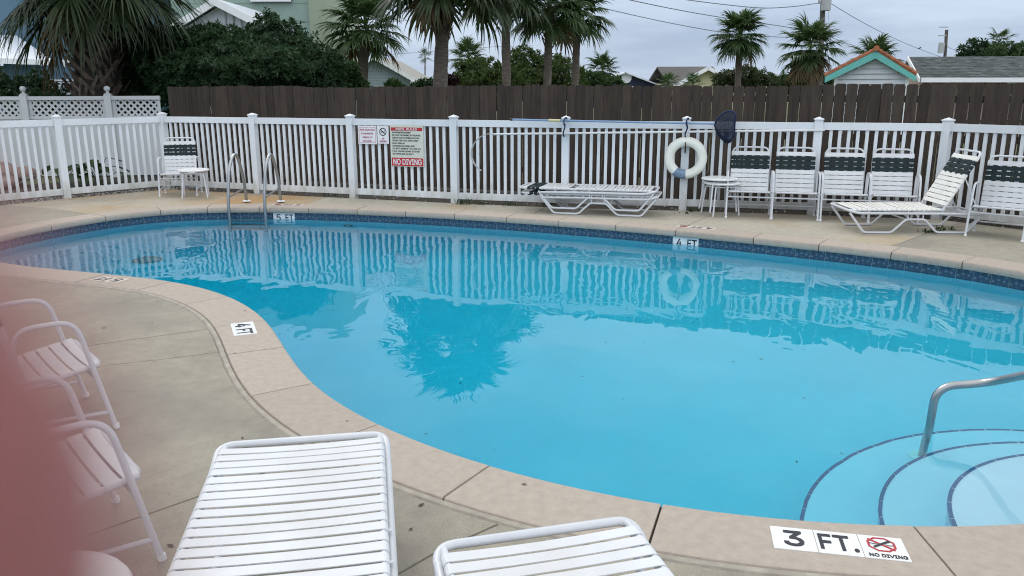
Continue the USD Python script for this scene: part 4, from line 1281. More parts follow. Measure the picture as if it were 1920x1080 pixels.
def bush(name, label, blobs, n, size, m, seed, cat_='bush', stem_r=.05, group=None, **kw):
    """blobs: (centre, radii) in world coordinates."""
    rng = np.random.default_rng(seed)
    c0 = np.mean([b[0] for b in blobs], 0)
    t = thing(name, label, cat_, (c0[0], c0[1], 0), group=group)
    loc = np.array([c0[0], c0[1], 0])
    bl = [(np.array(b[0]) - loc, np.array(b[1])) for b in blobs]
    st = []
    for b in bl:
        e = b[0] * [1, 1, .9]
        st.append(tube(np.array([[b[0][0] * .15, b[0][1] * .15, -.05], [b[0][0] * .5, b[0][1] * .5, e[2] * .5], e]), np.array([stem_r, stem_r * .75, stem_r * .3]), 6))
    obj('branches', cat(st), 'stem', t, smooth=50)
    V, f = leaves(rng, bl, n, size, **kw)
    V[:, 2] = np.maximum(V[:, 2], .02)
    obj('foliage', (V, f), m, t)
    return t


def blob_px(px, py, Y, rx, ry=None, rz=None):
    c = at(px, py, Y)
    k = F / ((c - CAM) @ FWD)
    return (c, np.array([rx / k, (rz or rx) / k, (ry or rx) / k]))


bush('dark_shrub', 'big dense dark green shrub spilling over the brown fence at the left',
     [blob_px(335, 118, 17.2, 78, 62), blob_px(420, 112, 17.3, 85, 58), blob_px(515, 98, 17.5, 68, 60), blob_px(578, 126, 17.3, 64, 50), blob_px(470, 130, 16.9, 130, 50), blob_px(360, 150, 16.7, 80, 45), blob_px(560, 150, 17.0, 75, 35), blob_px(330, 165, 16.4, 45, 30), blob_px(505, 44, 17.5, 22, 24), blob_px(606, 134, 17.3, 38, 36), blob_px(270, 130, 17.6, 55, 60), blob_px(400, 74, 17.5, 44, 26), blob_px(400, 160, 16.4, 60, 24)],
     90000, .052, 'bush_dark', 5)
bush('olive_shrub', 'olive green bush between the tall palm trunks, above the fence', [blob_px(885, 145, 30, 35, 34), blob_px(915, 140, 30, 40, 32), blob_px(925, 165, 29, 60, 40)], 7000, .09, 'bush_olive', 6)
bush('olive_shrub', 'wide olive bush behind the third and fourth tall palm trunks', [blob_px(985, 132, 33, 38, 40), blob_px(1030, 140, 33, 45, 38), blob_px(1060, 150, 32, 40, 30), blob_px(1000, 160, 32, 50, 30)], 8000, .09, 'bush_olive', 7)
bush('spindly_shrub', 'taller thin bush with sparse tips between second and third tall palms', [blob_px(972, 115, 34, 18, 28), blob_px(985, 100, 34, 10, 16), blob_px(1050, 118, 34, 20, 16)], 900, .10, 'bush_rust', 8)
bush('red_shrub', 'dark red bush at the foot of the thickest palm trunk', [blob_px(847, 155, 26, 14, 14), blob_px(838, 165, 26, 14, 12)], 1200, .07, 'bush_red', 9)
bush('green_shrub', 'small green bush in front of the grey house wall', [blob_px(737, 162, 24, 14, 12), blob_px(745, 168, 24, 18, 12)], 1200, .07, 'bush_mid', 10)
bush('green_shrub', 'bush at the right end of the grey house under its downspout', [blob_px(800, 160, 26, 22, 12), blob_px(785, 166, 26, 20, 9)], 1200, .07, 'bush_dark', 12)
bush('green_shrub', 'pale green bush between the dark shrub and the grey house', [blob_px(655, 145, 22, 22, 30), blob_px(665, 165, 22, 28, 16)], 2200, .07, 'bush_mid', 13)
bush('green_shrub', 'green bush at the foot of the short bushy palm', [blob_px(1110, 155, 40, 26, 22), blob_px(1145, 160, 40, 24, 16)], 2500, .10, 'bush_mid', 14)
bush('rusty_shrub', 'rusty green bush around the single palm right of centre', [blob_px(1365, 152, 38, 28, 20), blob_px(1400, 148, 38, 32, 24), blob_px(1430, 155, 38, 28, 18)], 4200, .10, 'bush_rust', 15)
bush('green_shrub', 'dark bush behind the browning palm, left of the turquoise gable', [blob_px(1490, 155, 48, 30, 18), blob_px(1540, 158, 48, 26, 16)], 3000, .13, 'bush_mid', 16)
bush('broad_tree', 'dark spreading tree beyond the grey shingled roof at the right', [blob_px(1830, 88, 60, 24, 14), blob_px(1855, 92, 60, 24, 14), blob_px(1810, 98, 60, 14, 8), blob_px(1850, 110, 60, 50, 16)], 3200, .16, 'bush_dark', 17, cat_='tree', stem_r=.12)
bush('broad_tree', 'green tree at the right edge beyond the grey shingled roof', [blob_px(1890, 95, 56, 34, 13), blob_px(1930, 95, 56, 30, 18), blob_px(1900, 115, 56, 50, 16)], 3200, .14, 'bush_mid', 18, cat_='tree', stem_r=.12)
bush('garden_hedge', 'low dark bushes behind the lattice fence at the far left', [blob_px(15, 168, 17.2, 30, 22), blob_px(55, 165, 17.3, 28, 22), blob_px(-30, 160, 17.2, 40, 34), blob_px(72, 150, 17.4, 16, 22), blob_px(100, 168, 17.4, 20, 14)], 6000, .05, 'bush_dark', 19)
bush('garden_hedge', 'low dark hedge filling the lattice openings behind the left fence', [blob_px(x_, 205, 16.6, 42, 34) for x_ in (-60, 0, 60, 120, 180, 240, 300)], 9000, .05, 'bush_dark', 21)
bush('garden_hedge', 'dark bush behind the big palm trunk beside the brown fence', [blob_px(245, 150, 18.2, 45, 50), blob_px(280, 122, 18.4, 38, 48), blob_px(225, 120, 18.6, 30, 40)], 9000, .055, 'bush_dark', 20)


def broad_plant(label, px, py, Y, h_px, seed, n=13):
    rng = np.random.default_rng(seed)
    g0 = on_ground(px, py, 0.0)
    k = F / ((g0 - CAM) @ FWD)
    H = h_px / k
    t = thing('leafy_plant', label, 'plant', (g0[0], g0[1], -.02))
    for q in range(n):
        az, el = q * 2.4 + rng.normal(0, .2), rng.uniform(.5, 1.35)
        d = np.array([math.cos(az) * math.cos(el), math.sin(az) * math.cos(el), math.sin(el)])
        L = H * rng.uniform(.55, .95)
        end = d * L
        obj('stem', tube([(0, 0, 0), end * .5 + np.array([0, 0, .03]), end], .006, 5), 'stem', t)
        out = np.array([math.cos(az), math.sin(az), -.1 + rng.normal(0, .3)])
        out /= np.linalg.norm(out)
        sd_ = np.cross(out, [0, 0, 1.0])
        sd_ /= np.linalg.norm(sd_)
        ll, lw = rng.uniform(.24, .36), rng.uniform(.075, .11)
        c = np.array([end + out * ll * s_ - np.array([0, 0, .08]) * s_ ** 2 for s_ in (0, .25, .55, .8, 1)])
        ws = np.array([.1, .85, 1, .6, .02]) * lw
        V = np.vstack([c - sd_ * ws[:, None] + [0, 0, .012], c, c + sd_ * ws[:, None] + [0, 0, .012]])
        f = [[i_, i_ + 1, 5 + i_ + 1, 5 + i_] for i_ in range(4)] + [[5 + i_, 6 + i_, 11 + i_, 10 + i_] for i_ in range(4)]
        obj('leaf', (V, np.array(f)), 'big_leaf', t)
    return t


broad_plant('broad-leaved green plant behind the left picket fence, nearest the corner chair', 186, 344, 14, 56, 31)
broad_plant('smaller broad-leaved plant behind the left picket fence post', 118, 349, 14, 52, 32, 9)
rk = thing('rock', 'reddish brown rock heap behind the left picket fence at the frame edge', 'rock', on_ground(28, 352, -.03))
for k in range(6):
    v, f = tm(trimesh.creation.icosphere(2, 1.0))
    v = v * (1 + .35 * (meshkit.fbm(v * 1.3 + k * 7, 3, k) - .5))[:, None] * np.array([.22, .2, .17]) * RNG.uniform(.6, 1.2) + np.array([RNG.uniform(-.45, .4), RNG.uniform(-.2, .3), RNG.uniform(0, .28)])
    obj('stone', (v, f), 'rock', rk, smooth=True)

# gravel and weeds along the fence foot
rng = np.random.default_rng(77)
gr = []
for k in range(2600):
    s_ = rng.uniform(0, fl.length)
    p = fl.interpolate(s_)
    o = rng.uniform(-.06, .30)
    if s_ > 7.2 and rng.random() < .93:
        continue
    q = fl.interpolate(min(s_ + .01, fl.length - 1e-6))
    u_ = np.array([q.x - p.x, q.y - p.y])
    if np.linalg.norm(u_) < 1e-9:
        continue
    u_ /= np.linalg.norm(u_)
    v = np.array([[1, 0, 0], [-.5, .87, 0], [-.5, -.87, 0], [0, 0, .8], [0, 0, -.5]]) * rng.uniform(.008, .024)
    v = rot(v, 'z', rng.uniform(0, 6))
    gr.append((v + np.array([p.x - u_[1] * o, p.y + u_[0] * o, -.018]), np.array([[0, 1, 3], [1, 2, 3], [2, 0, 3], [1, 0, 4], [2, 1, 4], [0, 2, 4]])))
obj('gravel', cat(gr), 'gravel', kind='stuff', label='loose pale gravel along the foot of the picket fence', cat='gravel')
wd = []
for (px, py, n_, hh) in ((870, 384, 26, .09), (1030, 386, 40, .14), (900, 385, 20, .07), (620, 366, 24, .07), (960, 387, 20, .08), (1298, 398, 14, .06), (1750, 437, 40, .05), (1770, 432, 24, .05), (1285, 402, 10, .04), (1880, 424, 20, .08)):
    c = on_ground(px, py, -.02)
    for q in range(n_):
        b0_ = c + np.array([rng.normal(0, .07), rng.normal(0, .03), 0])
        az = rng.uniform(0, 6.28)
        o = np.array([math.cos(az), math.sin(az), 0])
        L = hh * rng.uniform(.5, 1.2)
        sd_ = np.array([-o[1], o[0], 0]) * .008
        P0, P1, P2 = b0_, b0_ + o * L * .4 + [0, 0, L * .8], b0_ + o * L * .9 + [0, 0, L * .9]
        wd.append((np.array([P0 - sd_ * .4, P0 + sd_ * .4, P1 + sd_, P1 - sd_, P2]), np.array([[0, 1, 2], [0, 2, 3], [3, 2, 4]])))
obj('weeds', cat(wd), 'bush_mid', kind='stuff', label='small weeds growing along the fence foot and in the deck joint', cat='weeds')


rng = np.random.default_rng(123)
db = []
for k in range(46):
    if k < 20:
        x, y = rng.uniform(-.6, 2.2), rng.uniform(3.6, 7.5)
        if not shell_poly.buffer(-.35).contains(Point(x, y)):
            continue
        z = WATER_Z - depth_at(x, y) + .006
    else:
        x, y = rng.uniform(-3.4, 1.2), rng.uniform(1.6, 6.6)
        if ring_poly(.02).contains(Point(x, y)):
            continue
        z = .002 if ring_poly(.36).contains(Point(x, y)) else -.009
    a_, l_ = rng.uniform(0, 6.28), rng.uniform(.008, .022)
    o_, w_ = np.array([math.cos(a_), math.sin(a_), 0]) * l_, np.array([-math.sin(a_), math.cos(a_), 0]) * l_ * .35
    c_ = np.array([x, y, z])
    db.append((np.array([c_ - o_, c_ + w_ + [0, 0, .003], c_ + o_ + [0, 0, .002], c_ - w_ + [0, 0, .003]]), np.array([[0, 3, 2], [0, 2, 1]])))
obj('leaf_litter', cat(db), 'stem', kind='stuff', label='scattered dark leaf bits on the deck and the pool floor', cat='leaf litter')


# ------------------------------------------------------------------ houses beyond the fences
def quad(a, b, c, d, th=.0, nrm=None):
    """A flat four-cornered plate; with a thickness it gets a back and sides."""
    P = np.array([a, b, c, d], float)
    if not th:
        return P, np.array([[0, 1, 2, 3]])
    n = np.cross(P[1] - P[0], P[3] - P[0])
    n = n / np.linalg.norm(n) * th
    return np.vstack([P, P - n]), np.array([[0, 1, 2, 3], [7, 6, 5, 4], [0, 4, 5, 1], [1, 5, 6, 2], [2, 6, 7, 3], [3, 7, 4, 0]])


def prism(pts, d):
    """pts: an outline in the xz plane (x, y0, z); pushed back by the vector d into a closed solid."""
    P = np.array(pts, float)
    n = len(P)
    poly = Polygon(P[:, [0, 2]])
    v2, f = trimesh.creation.triangulate_polygon(poly, engine='earcut')
    V = np.c_[v2[:, 0], np.full(len(v2), P[0, 1]), v2[:, 1]]
    m = len(V)
    f = np.asarray(f)
    fs = [f, f[:, ::-1] + m]
    W = np.vstack([V, V + d])
    b = len(W)
    W = np.vstack([W, P, P + d])
    side = []
    for i_ in range(n):
        j_ = (i_ + 1) % n
        side += [[b + i_, b + j_, b + n + j_], [b + i_, b + n + j_, b + n + i_]]
    return W, np.vstack(fs + [np.array(side)])


# green building at the left, taller than the frame
gY = 30.0
gl, gr_ = at(330, 100, gY)[0], at(594, 100, gY)[0]
gtop = at(500, -150, gY)[2]
gb = thing('green_building', 'tall sea green stucco building rising behind the dark shrub', 'building', (gl, gY, 0))
obj('wall', box(((gr_ - gl) / 2, 3, gtop / 2), (gr_ - gl, 6, gtop)), 'wall_green', gb)
xr = at(610, 100, gY - .2)[0]
obj('corner_pilaster', box(((gr_ + xr) / 2 - gl + .003, 2.9, gtop / 2), (xr - gr_ + .3, 6.2, gtop + .01)), 'wall_green_trim', gb)
w0, w1 = at(474, 5, gY), at(545, 5, gY)
wz = at(500, 3, gY)[2]
wn = obj('window', box(((w0[0] + w1[0]) / 2 - gl, -.02, wz + .75), (w1[0] - w0[0] - .1, .06, 1.3)), 'glass_dark', gb)
obj('window_frame', cat([box(((w0[0] + w1[0]) / 2 - gl, -.05, wz + .05), (w1[0] - w0[0] + .1, .14, .12)), box((w0[0] - gl, -.04, wz + .75), (.1, .1, 1.5)), box((w1[0] - gl, -.04, wz + .75), (.1, .1, 1.5)), box(((w0[0] + w1[0]) / 2 - gl, -.04, wz + .7), (w1[0] - w0[0], .08, .08))]), 'trim', wn)
for q in range(12):
    z = gtop * (q + .5) / 12
    obj('stucco_joint', box(((gr_ - gl) / 2, -.004, z), (gr_ - gl, .012, .02)), 'wall_green', gb)

# white standing-seam roof in front of the green building
mY = 24.0
ap, el_, er_ = at(402, -4, mY), at(300, 60, mY), at(500, 46, mY)
mh = thing('metal_roof_house', 'small house with a white standing seam metal roof before the green building', 'house', (ap[0], mY, 0))
o = np.array([ap[0], mY, 0])
obj('wall', prism([el_ - o + [.2, .3, -3.4], er_ - o + [-.2, .3, -3.4], er_ - o + [-.2, .3, -.1], ap - o + [0, .3, -.2], el_ - o + [.2, .3, -.1]], np.array([0, 3.5, 0])), 'metal_roof', mh)
obj('roof', quad(ap - o + [0, 0, 0], er_ - o, er_ - o + [0, 4, 0], ap - o + [0, 4, 0], .06), 'metal_roof', mh)
obj('roof', quad(el_ - o, ap - o, ap - o + [0, 4, 0], el_ - o + [0, 4, 0], .06), 'metal_roof', mh)
for sgn, e in ((1, er_), (-1, el_)):
    a, b = ap - o + np.array([0, -.03, .01]), e - o + np.array([0, -.03, .01])
    obj('barge_board', quad(a, b, b - [0, 0, .22], a - [0, 0, .22], .06), 'trim', mh)
for q in np.linspace(.12, .9, 6):
    x = (er_ - ap)[0] * q
    z0_ = (ap - o)[2] + (er_ - ap)[2] * q
    obj('seam', box((x, .28, z0_ - 1.0), (.035, .035, 1.6)), 'galv', mh)

# blue house at the far left
bY = 26.0
bh = thing('blue_house', 'dark blue house with a white metal porch roof behind the lattice fence', 'house', (at(60, 120, bY)[0], bY, 0))
o = np.array([at(60, 120, bY)[0], bY, 0])
x0, x1 = at(-220, 120, bY)[0] - o[0], at(75, 120, bY)[0] - o[0]
obj('porch_wall', box(((x0 + x1) / 2, 1.5, 1.15), (x1 - x0, 3, 2.3)), 'wall_blue', bh)
x2 = at(270, 120, bY + 3)[0] - o[0]
obj('wall', box(((x1 - 3 + x2) / 2, 4.6, 3.0), (x2 - x1 + 3, 3.1, 6.0)), 'wall_blue', bh)
e0, e1, e2, e3_ = at(-220, 103, bY - .5) - o, at(98, 112, bY - .5) - o, at(30, 66, bY + 3.0) - o, at(-220, 60, bY + 3.0) - o
obj('porch_roof', quad(e0, e1, e2, e3_, .10), 'metal_roof', bh)
a_, b_ = e0 + np.array([0, -.02, .0]), e1 + np.array([0, -.02, .0])
obj('fascia', quad(a_, b_, b_ - [0, 0, .16], a_ - [0, 0, .16], .05), 'trim', bh)
wl = at(80, 122, bY + 2.9) - o
def window(parent, c, w, h, dy=-.05):
    wn_ = obj('window', box((c[0], c[1] + dy, c[2]), (w - .1, .04, h - .1)), 'glass_dark', parent)
    fr_ = [box((c[0], c[1] + dy - .03, c[2] + s_ * h / 2), (w + .1, .08, .10)) for s_ in (-1, 1)] + [box((c[0] + s_ * w / 2, c[1] + dy - .028, c[2]), (.10, .076, h - .1)) for s_ in (-1, 1)]
    obj('window_frame', cat(fr_), 'trim', wn_)
    return wn_


window(bh, at(93, 145, bY + 3.0) - o, .32, .9)
window(bh, at(140, 140, bY + 3.0) - o, .5, .9)
st = thing('garden_bench', 'white slatted bench back beside the big palm trunk, behind the lattice fence', 'bench', at(116, 168, 18.5) * np.array([1, 1, 0]))
for q in range(6):
    obj('slat', box((0, q * .02, 1.50 + q * .058), (.62, .12, .036)), 'trim', st)
for sx in (-.27, .27):
    obj('leg', box((sx, .1, .75), (.05, .05, 1.48)), 'trim', st)

# grey gabled house
hY = 40.0
gh = thing('grey_house', 'pale grey sided house with a low gable between the palms', 'house', (at(690, 165, hY)[0], hY, 0))
o = np.array([at(690, 165, hY)[0], hY, 0])
apx, lft, rgt = at(703, 106, hY) - o, at(590, 168, hY) - o, at(784, 152, hY) - o
low = lambda p: np.array([p[0], p[1], 0.0])
obj('wall', prism([low(lft), low(rgt), rgt - [0, 0, .05], apx - [0, 0, .1], lft - [0, 0, .05]], np.array([0, 9, 0])), 'wall_grey', gh)
for q in range(14):
    z = 1.5 + q * .14
    # each board spans the gable at its height
    def xat(z_, side):
        e = rgt if side > 0 else lft
        if z_ <= e[2] - .05:
            return e[0]
        return e[0] + (apx[0] - e[0]) * (z_ - e[2] + .05) / (apx[2] - e[2] - .05)
    if z + .14 > apx[2] - .12:
        break
    xl, xr_ = max(xat(z, -1), xat(z + .13, -1)), min(xat(z, 1), xat(z + .13, 1))
    P = [(xl, -.025, z), (xr_, -.025, z), (xr_, -.006, z + .135), (xl, -.006, z + .135)]
    obj('siding_board', quad(*P, .02), 'wall_grey', gh)
bk = np.array([0, 9.4, 0])
ov = np.array([0, -.3, 0])
rge = rgt + np.array([.35, 0, -.15])
obj('roof', quad(apx + ov + [0, 0, .05], rge + ov, rge + bk, apx + bk + [0, 0, .05], .12), 'roof_beige', gh)
lfe = lft + np.array([-.3, 0, -.1])
obj('roof', quad(lfe + ov, apx + ov + [0, 0, .05], apx + bk + [0, 0, .05], lfe + bk, .12), 'roof_beige', gh)
for e in (rge, lfe):
    a_, b_ = apx + ov + [0, -.03, .06], e + ov + [0, -.03, .01]
    obj('barge_board', quad(a_, b_, b_ - [0, 0, .2], a_ - [0, 0, .2], .06), 'trim', gh)
obj('porch_wall', box((rgt[0] + .9, 4, .9), (1.8, 8, 1.8)), 'wall_grey', gh)
p0 = at(772, 152, hY - .4) - o
obj('downspout', tube(fillet([p0, p0 + np.array([-.02, 0, -.02]), p0 + np.array([-.02, 0, -1.8])], .02), .045, 6), 'trim', gh)
obj('gutter', tube([rge + ov + [-.05, 0, -.05], p0], .05, 6), 'trim', gh)

# dark blue house
nY = 66.0
nh = thing('navy_house', 'dark navy gabled house with a round white vent beyond the fence', 'house', (at(1172, 165, nY)[0], nY, 0))
o = np.array([at(1172, 165, nY)[0], nY, 0])
apx, lft, rgt = at(1172, 137, nY) - o, at(1105, 160, nY) - o, at(1238, 160, nY) - o
obj('wall', prism([low(lft), low(rgt), rgt, apx - [0, 0, .05], lft], np.array([0, 8, 0])), 'wall_navy', nh)
for e in (rgt, lft):
    s_ = 1 if e is rgt else -1
    ee = e + np.array([s_ * .3, 0, -.1])
    P = [apx + [0, -.4, .1], ee + [0, -.4, 0], ee + [0, 8, 0], apx + [0, 8, .1]]
    obj('roof', quad(*(P if s_ > 0 else P[::-1]), .1), 'metal_roof', nh)
vt = at(1174, 146, nY) - o
obj('gable_vent', tube([vt + [0, -.02, 0], vt + [0, -.12, 0]], .42, 20), 'trim', nh)
obj('fascia', box((at(1175, 165.5, nY)[0] - o[0], -.1, at(1175, 164, nY)[2]), (1.7, .1, .2)), 'trim', nh)

# yellow house
yY = 58.0
yh = thing('yellow_house', 'pale yellow gabled house with a brown roof right of the navy house', 'house', (at(1310, 165, yY)[0], yY, 0))
o = np.array([at(1310, 165, yY)[0], yY, 0])
apx, lft, rgt = at(1326, 127, yY) - o, at(1268, 157, yY) - o, at(1380, 155, yY) - o
obj('wall', prism([low(lft), low(rgt), rgt, apx - [0, 0, .05], lft], np.array([0, 5, 0])), 'wall_yellow', yh)
wl0, wl1 = at(1257, 152, yY + 2)[0] - o[0], at(1360, 152, yY + 2)[0] - o[0]
ez, rz_ = at(1256, 153, yY + 1.6)[2], at(1256, 125, yY + 6)[2]
obj('side_wall', box(((wl0 + wl1) / 2, 6, (ez - .1) / 2), (wl1 - wl0, 8, ez - .1)), 'wall_yellow', yh)
obj('roof', quad((wl0 - .3, 1.6, ez), (wl1, 1.6, ez), (wl1, 6, rz_), (wl0 - .3, 6, rz_), .1), 'roof_brown', yh)
obj('roof', quad((wl1, 10.4, ez), (wl0 - .3, 10.4, ez), (wl0 - .3, 6, rz_), (wl1, 6, rz_), .1), 'roof_brown', yh)
obj('roof', quad(lft + [-.3, -.4, -.1], apx + [0, -.4, .08], apx + [0, 5, .08], lft + [-.3, 5, -.1], .1), 'roof_brown', yh)
obj('roof', quad(apx + [0, -.4, .08], rgt + [.3, -.4, -.1], rgt + [.3, 5, -.1], apx + [0, 5, .08], .1), 'roof_brown', yh)
for e in (lft + np.array([-.3, 0, -.1]), rgt + np.array([.3, 0, -.1])):
    a_, b_ = apx + [0, -.45, .1], e + [0, -.45, 0]
    obj('barge_board', quad(a_, b_, b_ - [0, 0, .28], a_ - [0, 0, .28], .06), 'trim', yh)
fY = 80.0
fh = thing('far_house', 'small far pale house with a grey roof between the single palm and the pole', 'house', (at(1445, 165, fY)[0], fY, 0))
o = np.array([at(1445, 165, fY)[0], fY, 0])
obj('wall', box((0, 2, 1.2), (4.4, 4, 2.4)), 'wall_yellow', fh)
a_, b_, c_ = at(1428, 150, fY) - o, at(1452, 139, fY) - o, at(1478, 150, fY) - o
obj('roof', prism([a_, c_, b_], np.array([0, 5, 0])), 'roof_beige', fh)

# white shed with turquoise barge boards and orange tiles
sY = 25.0
sh = thing('tiled_shed', 'white sided shed with an orange tiled roof and turquoise gable trim', 'shed', (at(1635, 165, sY)[0], sY, 0), -.41)
o = np.array([at(1635, 165, sY)[0], sY, 0])
apx = at(1643, 95, sY) - o
lft, rgt = at(1546, 143, sY) - o, at(1716, 141, sY) - o
wl_, wr_ = (at(1566, 165, sY)[0] - o[0]) * .917, (at(1697, 165, sY)[0] - o[0]) * .917
for p_ in (apx, lft, rgt):
    p_[0] *= .917
slopeL = (apx[2] - lft[2]) / (apx[0] - lft[0])
slopeR = (apx[2] - rgt[2]) / (rgt[0] - apx[0])
zl, zr_ = apx[2] - slopeL * (apx[0] - wl_), apx[2] - slopeR * (wr_ - apx[0])
obj('wall', prism([(wl_, .03, 0), (wr_, .03, 0), (wr_, .03, zr_ - .08), (apx[0], .03, apx[2] - .12), (wl_, .03, zl - .08)], np.array([0, 3, 0])), 'wall_white', sh)
z = .02
while z < apx[2] - .2:
    hb = .150
    zt = min(z + hb, apx[2] - .14)
    xl = max(wl_ - .01, apx[0] - (apx[2] - .10 - zt) / slopeL) if zt > zl - .1 else wl_ - .01
    xr_ = min(wr_ + .01, apx[0] + (apx[2] - .10 - zt) / slopeR) if zt > zr_ - .1 else wr_ + .01
    if xr_ - xl < .1:
        break
    obj('siding_board', quad((xl, -.035, z), (xr_, -.035, z), (xr_, .012, zt + .004), (xl, .012, zt + .004), .02), 'wall_white', sh)
    z += hb
for x in (wl_ - .02, wr_ + .02):
    obj('corner_board', box((x, 0, (zl - .1) / 2), (.09, .09, zl - .1)), 'trim', sh)
for e, s_ in ((lft, -1), (rgt, 1)):
    a_, b_ = apx + np.array([0, -.22, -.01]), e + np.array([0, -.22, -.01])
    P = [a_, b_, b_ - [0, 0, .18], a_ - [0, 0, .22]]
    obj('barge_board', quad(*(P if s_ < 0 else P[::-1]), .05), 'turq', sh)
    obj('soffit', quad(a_ + [0, .03, -.04], b_ + [0, .03, -.04], b_ + [0, .3, -.04], a_ + [0, .3, -.04], .02), 'turq', sh)
    obj('roof_deck', quad(a_ + [0, .0, .012], b_ + [0, .0, .012], b_ + [0, 3.4, .012], a_ + [0, 3.4, .012], .03), 'roof_tile', sh)
    n_rows, n_cols = 9, 12
    dx = (b_ - a_)
    for c2 in range(n_cols):
        for r2 in range(n_rows):
            t0_, t1_ = r2 / n_rows, (r2 + 1.12) / n_rows
            yy = -.05 + c2 * .29 + .12
            p_, q_ = a_ + dx * t0_ + [0, yy, .045], a_ + dx * t1_ + [0, yy, .06]
            obj('roof_tile', tube([p_, q_], .075 if c2 else .07, 6), 'roof_tile', sh)
obj('ridge_cap', tube([apx + np.array([0, -.3, .06]), apx + np.array([0, 3.3, .06])], .085, 8), 'roof_tile', sh, smooth=50)

# pink house with a grey shingle roof
pY = 38.0
ph = thing('pink_house', 'pale pink bungalow with a long grey shingle roof at the right', 'house', (at(1740, 165, pY)[0], pY, 0))
o = np.array([at(1740, 165, pY)[0], pY, 0])
eL, eR = at(1726, 147, pY - .5) - o, at(2250, 147, pY - .5) - o
rL, rR = at(1704, 107, pY + 4.5) - o, at(2250, 104, pY + 4.5) - o
obj('wall', box(((at(1745, 165, pY)[0] + at(2240, 165, pY)[0]) / 2 - o[0], 4, eL[2] / 2), (at(2240, 165, pY)[0] - at(1745, 165, pY)[0], 6, eL[2] - .02)), 'wall_pink', ph)
dpl = (rL - eL) * [1, 1, 0]
gA, gB, gC = eL + [.28, .25, 0], eL + dpl + [.28, .25, 0], eL + 2 * dpl + [.28, .25, 0]
gv = np.array([gA * [1, 1, 0], gC * [1, 1, 0], gC - [0, 0, .12], [gB[0], gB[1], rL[2] - .14], gA - [0, 0, .12]])
gv = np.vstack([gv, gv + [.2, 0, 0]])
obj('gable_wall', (gv, np.array([[0, 4, 3], [0, 3, 1], [1, 3, 2], [5, 8, 9], [5, 6, 8], [6, 7, 8], [4, 9, 8], [4, 8, 3], [3, 8, 7], [3, 7, 2]])), 'wall_pink', ph)
obj('rear_roof', quad(rL, rR, rR + (rR - eR) * [1, 1, -1], rL + (rL - eL) * [1, 1, -1], .10), 'roof_grey', ph)
obj('roof_deck', quad(eL, eR, rR, rL, .10), 'roof_shingle', ph)
rows = 14
for r2 in range(rows):
    t0_, t1_ = r2 / rows, (r2 + 1) / rows
    a_, b_ = eL + (rL - eL) * t0_, eR + (rR - eR) * t0_
    c2_, d2_ = eL + (rL - eL) * t1_, eR + (rR - eR) * t1_
    lift = np.array([0, -.006, .022])
    obj('shingle_course', quad(a_ + lift, b_ + lift, d2_ + [0, 0, .01], c2_ + [0, 0, .01], .02), 'roof_shingle', ph)
a_, b_ = eL + np.array([0, -.03, .03]), eR + np.array([0, -.03, .03])
obj('fascia', quad(a_, b_, b_ - [0, 0, .2], a_ - [0, 0, .2], .06), 'trim', ph)
a_, b_ = eL + np.array([-.03, -.03, .03]), rL + np.array([-.03, -.03, .03])
obj('barge_board', quad(b_, a_, a_ - [0, 0, .2], b_ - [0, 0, .2], .06), 'trim', ph)
window(ph, at(1735, 164, pY + .9) - o, .35, .5)
window(ph, at(1905, 167, pY) - o, .9, .6)

# ------------------------------------------------------------------ utility poles and wires
uY = 47.0
ub = at(1536, 165, uY)
ut = at(1546, -60, uY)
up_ = thing('utility_pole', 'wooden utility pole with a grey transformer rising behind the browning palm', 'utility pole', (ub[0], uY, 0))
o = np.array([ub[0], uY, 0])
rP = 5.2 / (F / ((ub - CAM) @ FWD))
obj('pole', tube([(-.05, 0, -.1), ub - o, ut - o], np.array([rP * 1.1, rP, rP * .8]), 10), 'wood_pole', up_, smooth=True)
tz = at(1543, 10, uY) - o
obj('transformer', tm(trimesh.creation.revolve(np.array([(0, -.36), (.24, -.36), (.26, -.33), (.26, .30), (.28, .33), (.22, .40), (0, .42)]), sections=18).apply_translation(tz + np.array([.05, -.35, .05]))), 'galv', up_, smooth=40)
obj('bracket', box(tz + np.array([.02, -.12, .1]), (.12, .25, .1)), 'galv', up_)
obj('cross_arm', box(ut - o + np.array([0, -.05, -.4]), (2.0, .1, .12)), 'wood_pole', up_)
for sx in (-.2, -.9, .9):
    obj('insulator', tube([ut - o + np.array([sx, -.05, -.33]), ut - o + np.array([sx, -.05, -.12])], .05, 8), 'galv', up_)
obj('fuse_cutout', tube([tz + np.array([-.32, -.1, .55]), tz + np.array([-.25, -.1, .05])], .05, 8), 'galv', up_)
vY = 85.0
vb, vt_ = at(1768, 165, vY), at(1775, 56, vY)
u2 = thing('utility_pole', 'far leaning utility pole above the grey shingled roof', 'utility pole', (vb[0], vY, 0))
o2 = np.array([vb[0], vY, 0])
obj('pole', tube([(-.1, 0, -.1), vb - o2, vt_ - o2], .16, 8), 'wood_pole', u2, smooth=True)
q_ = at(1762, 90, vY) - o2
obj('transformer', tube([q_ + [0, -.3, -.5], q_ + [0, -.3, .5]], .3, 12), 'galv', u2, smooth=50)
for zz in (1.2, 2.0):
    obj('bracket', box(q_ + np.array([.1, -.1, zz]), (.9, .08, .10)), 'galv', u2)


def wire(label, pts, r=.012):
    w_ = thing('power_wire', label, 'wire', pts[0])
    tk, _ = splprep(np.array([np.array(p) - pts[0] for p in pts]).T, s=0, k=min(3, len(pts) - 1))
    obj('cable', tube(np.array(splev(np.linspace(0, 1, 30), tk)).T, r, 5), 'wire', w_)
    return w_


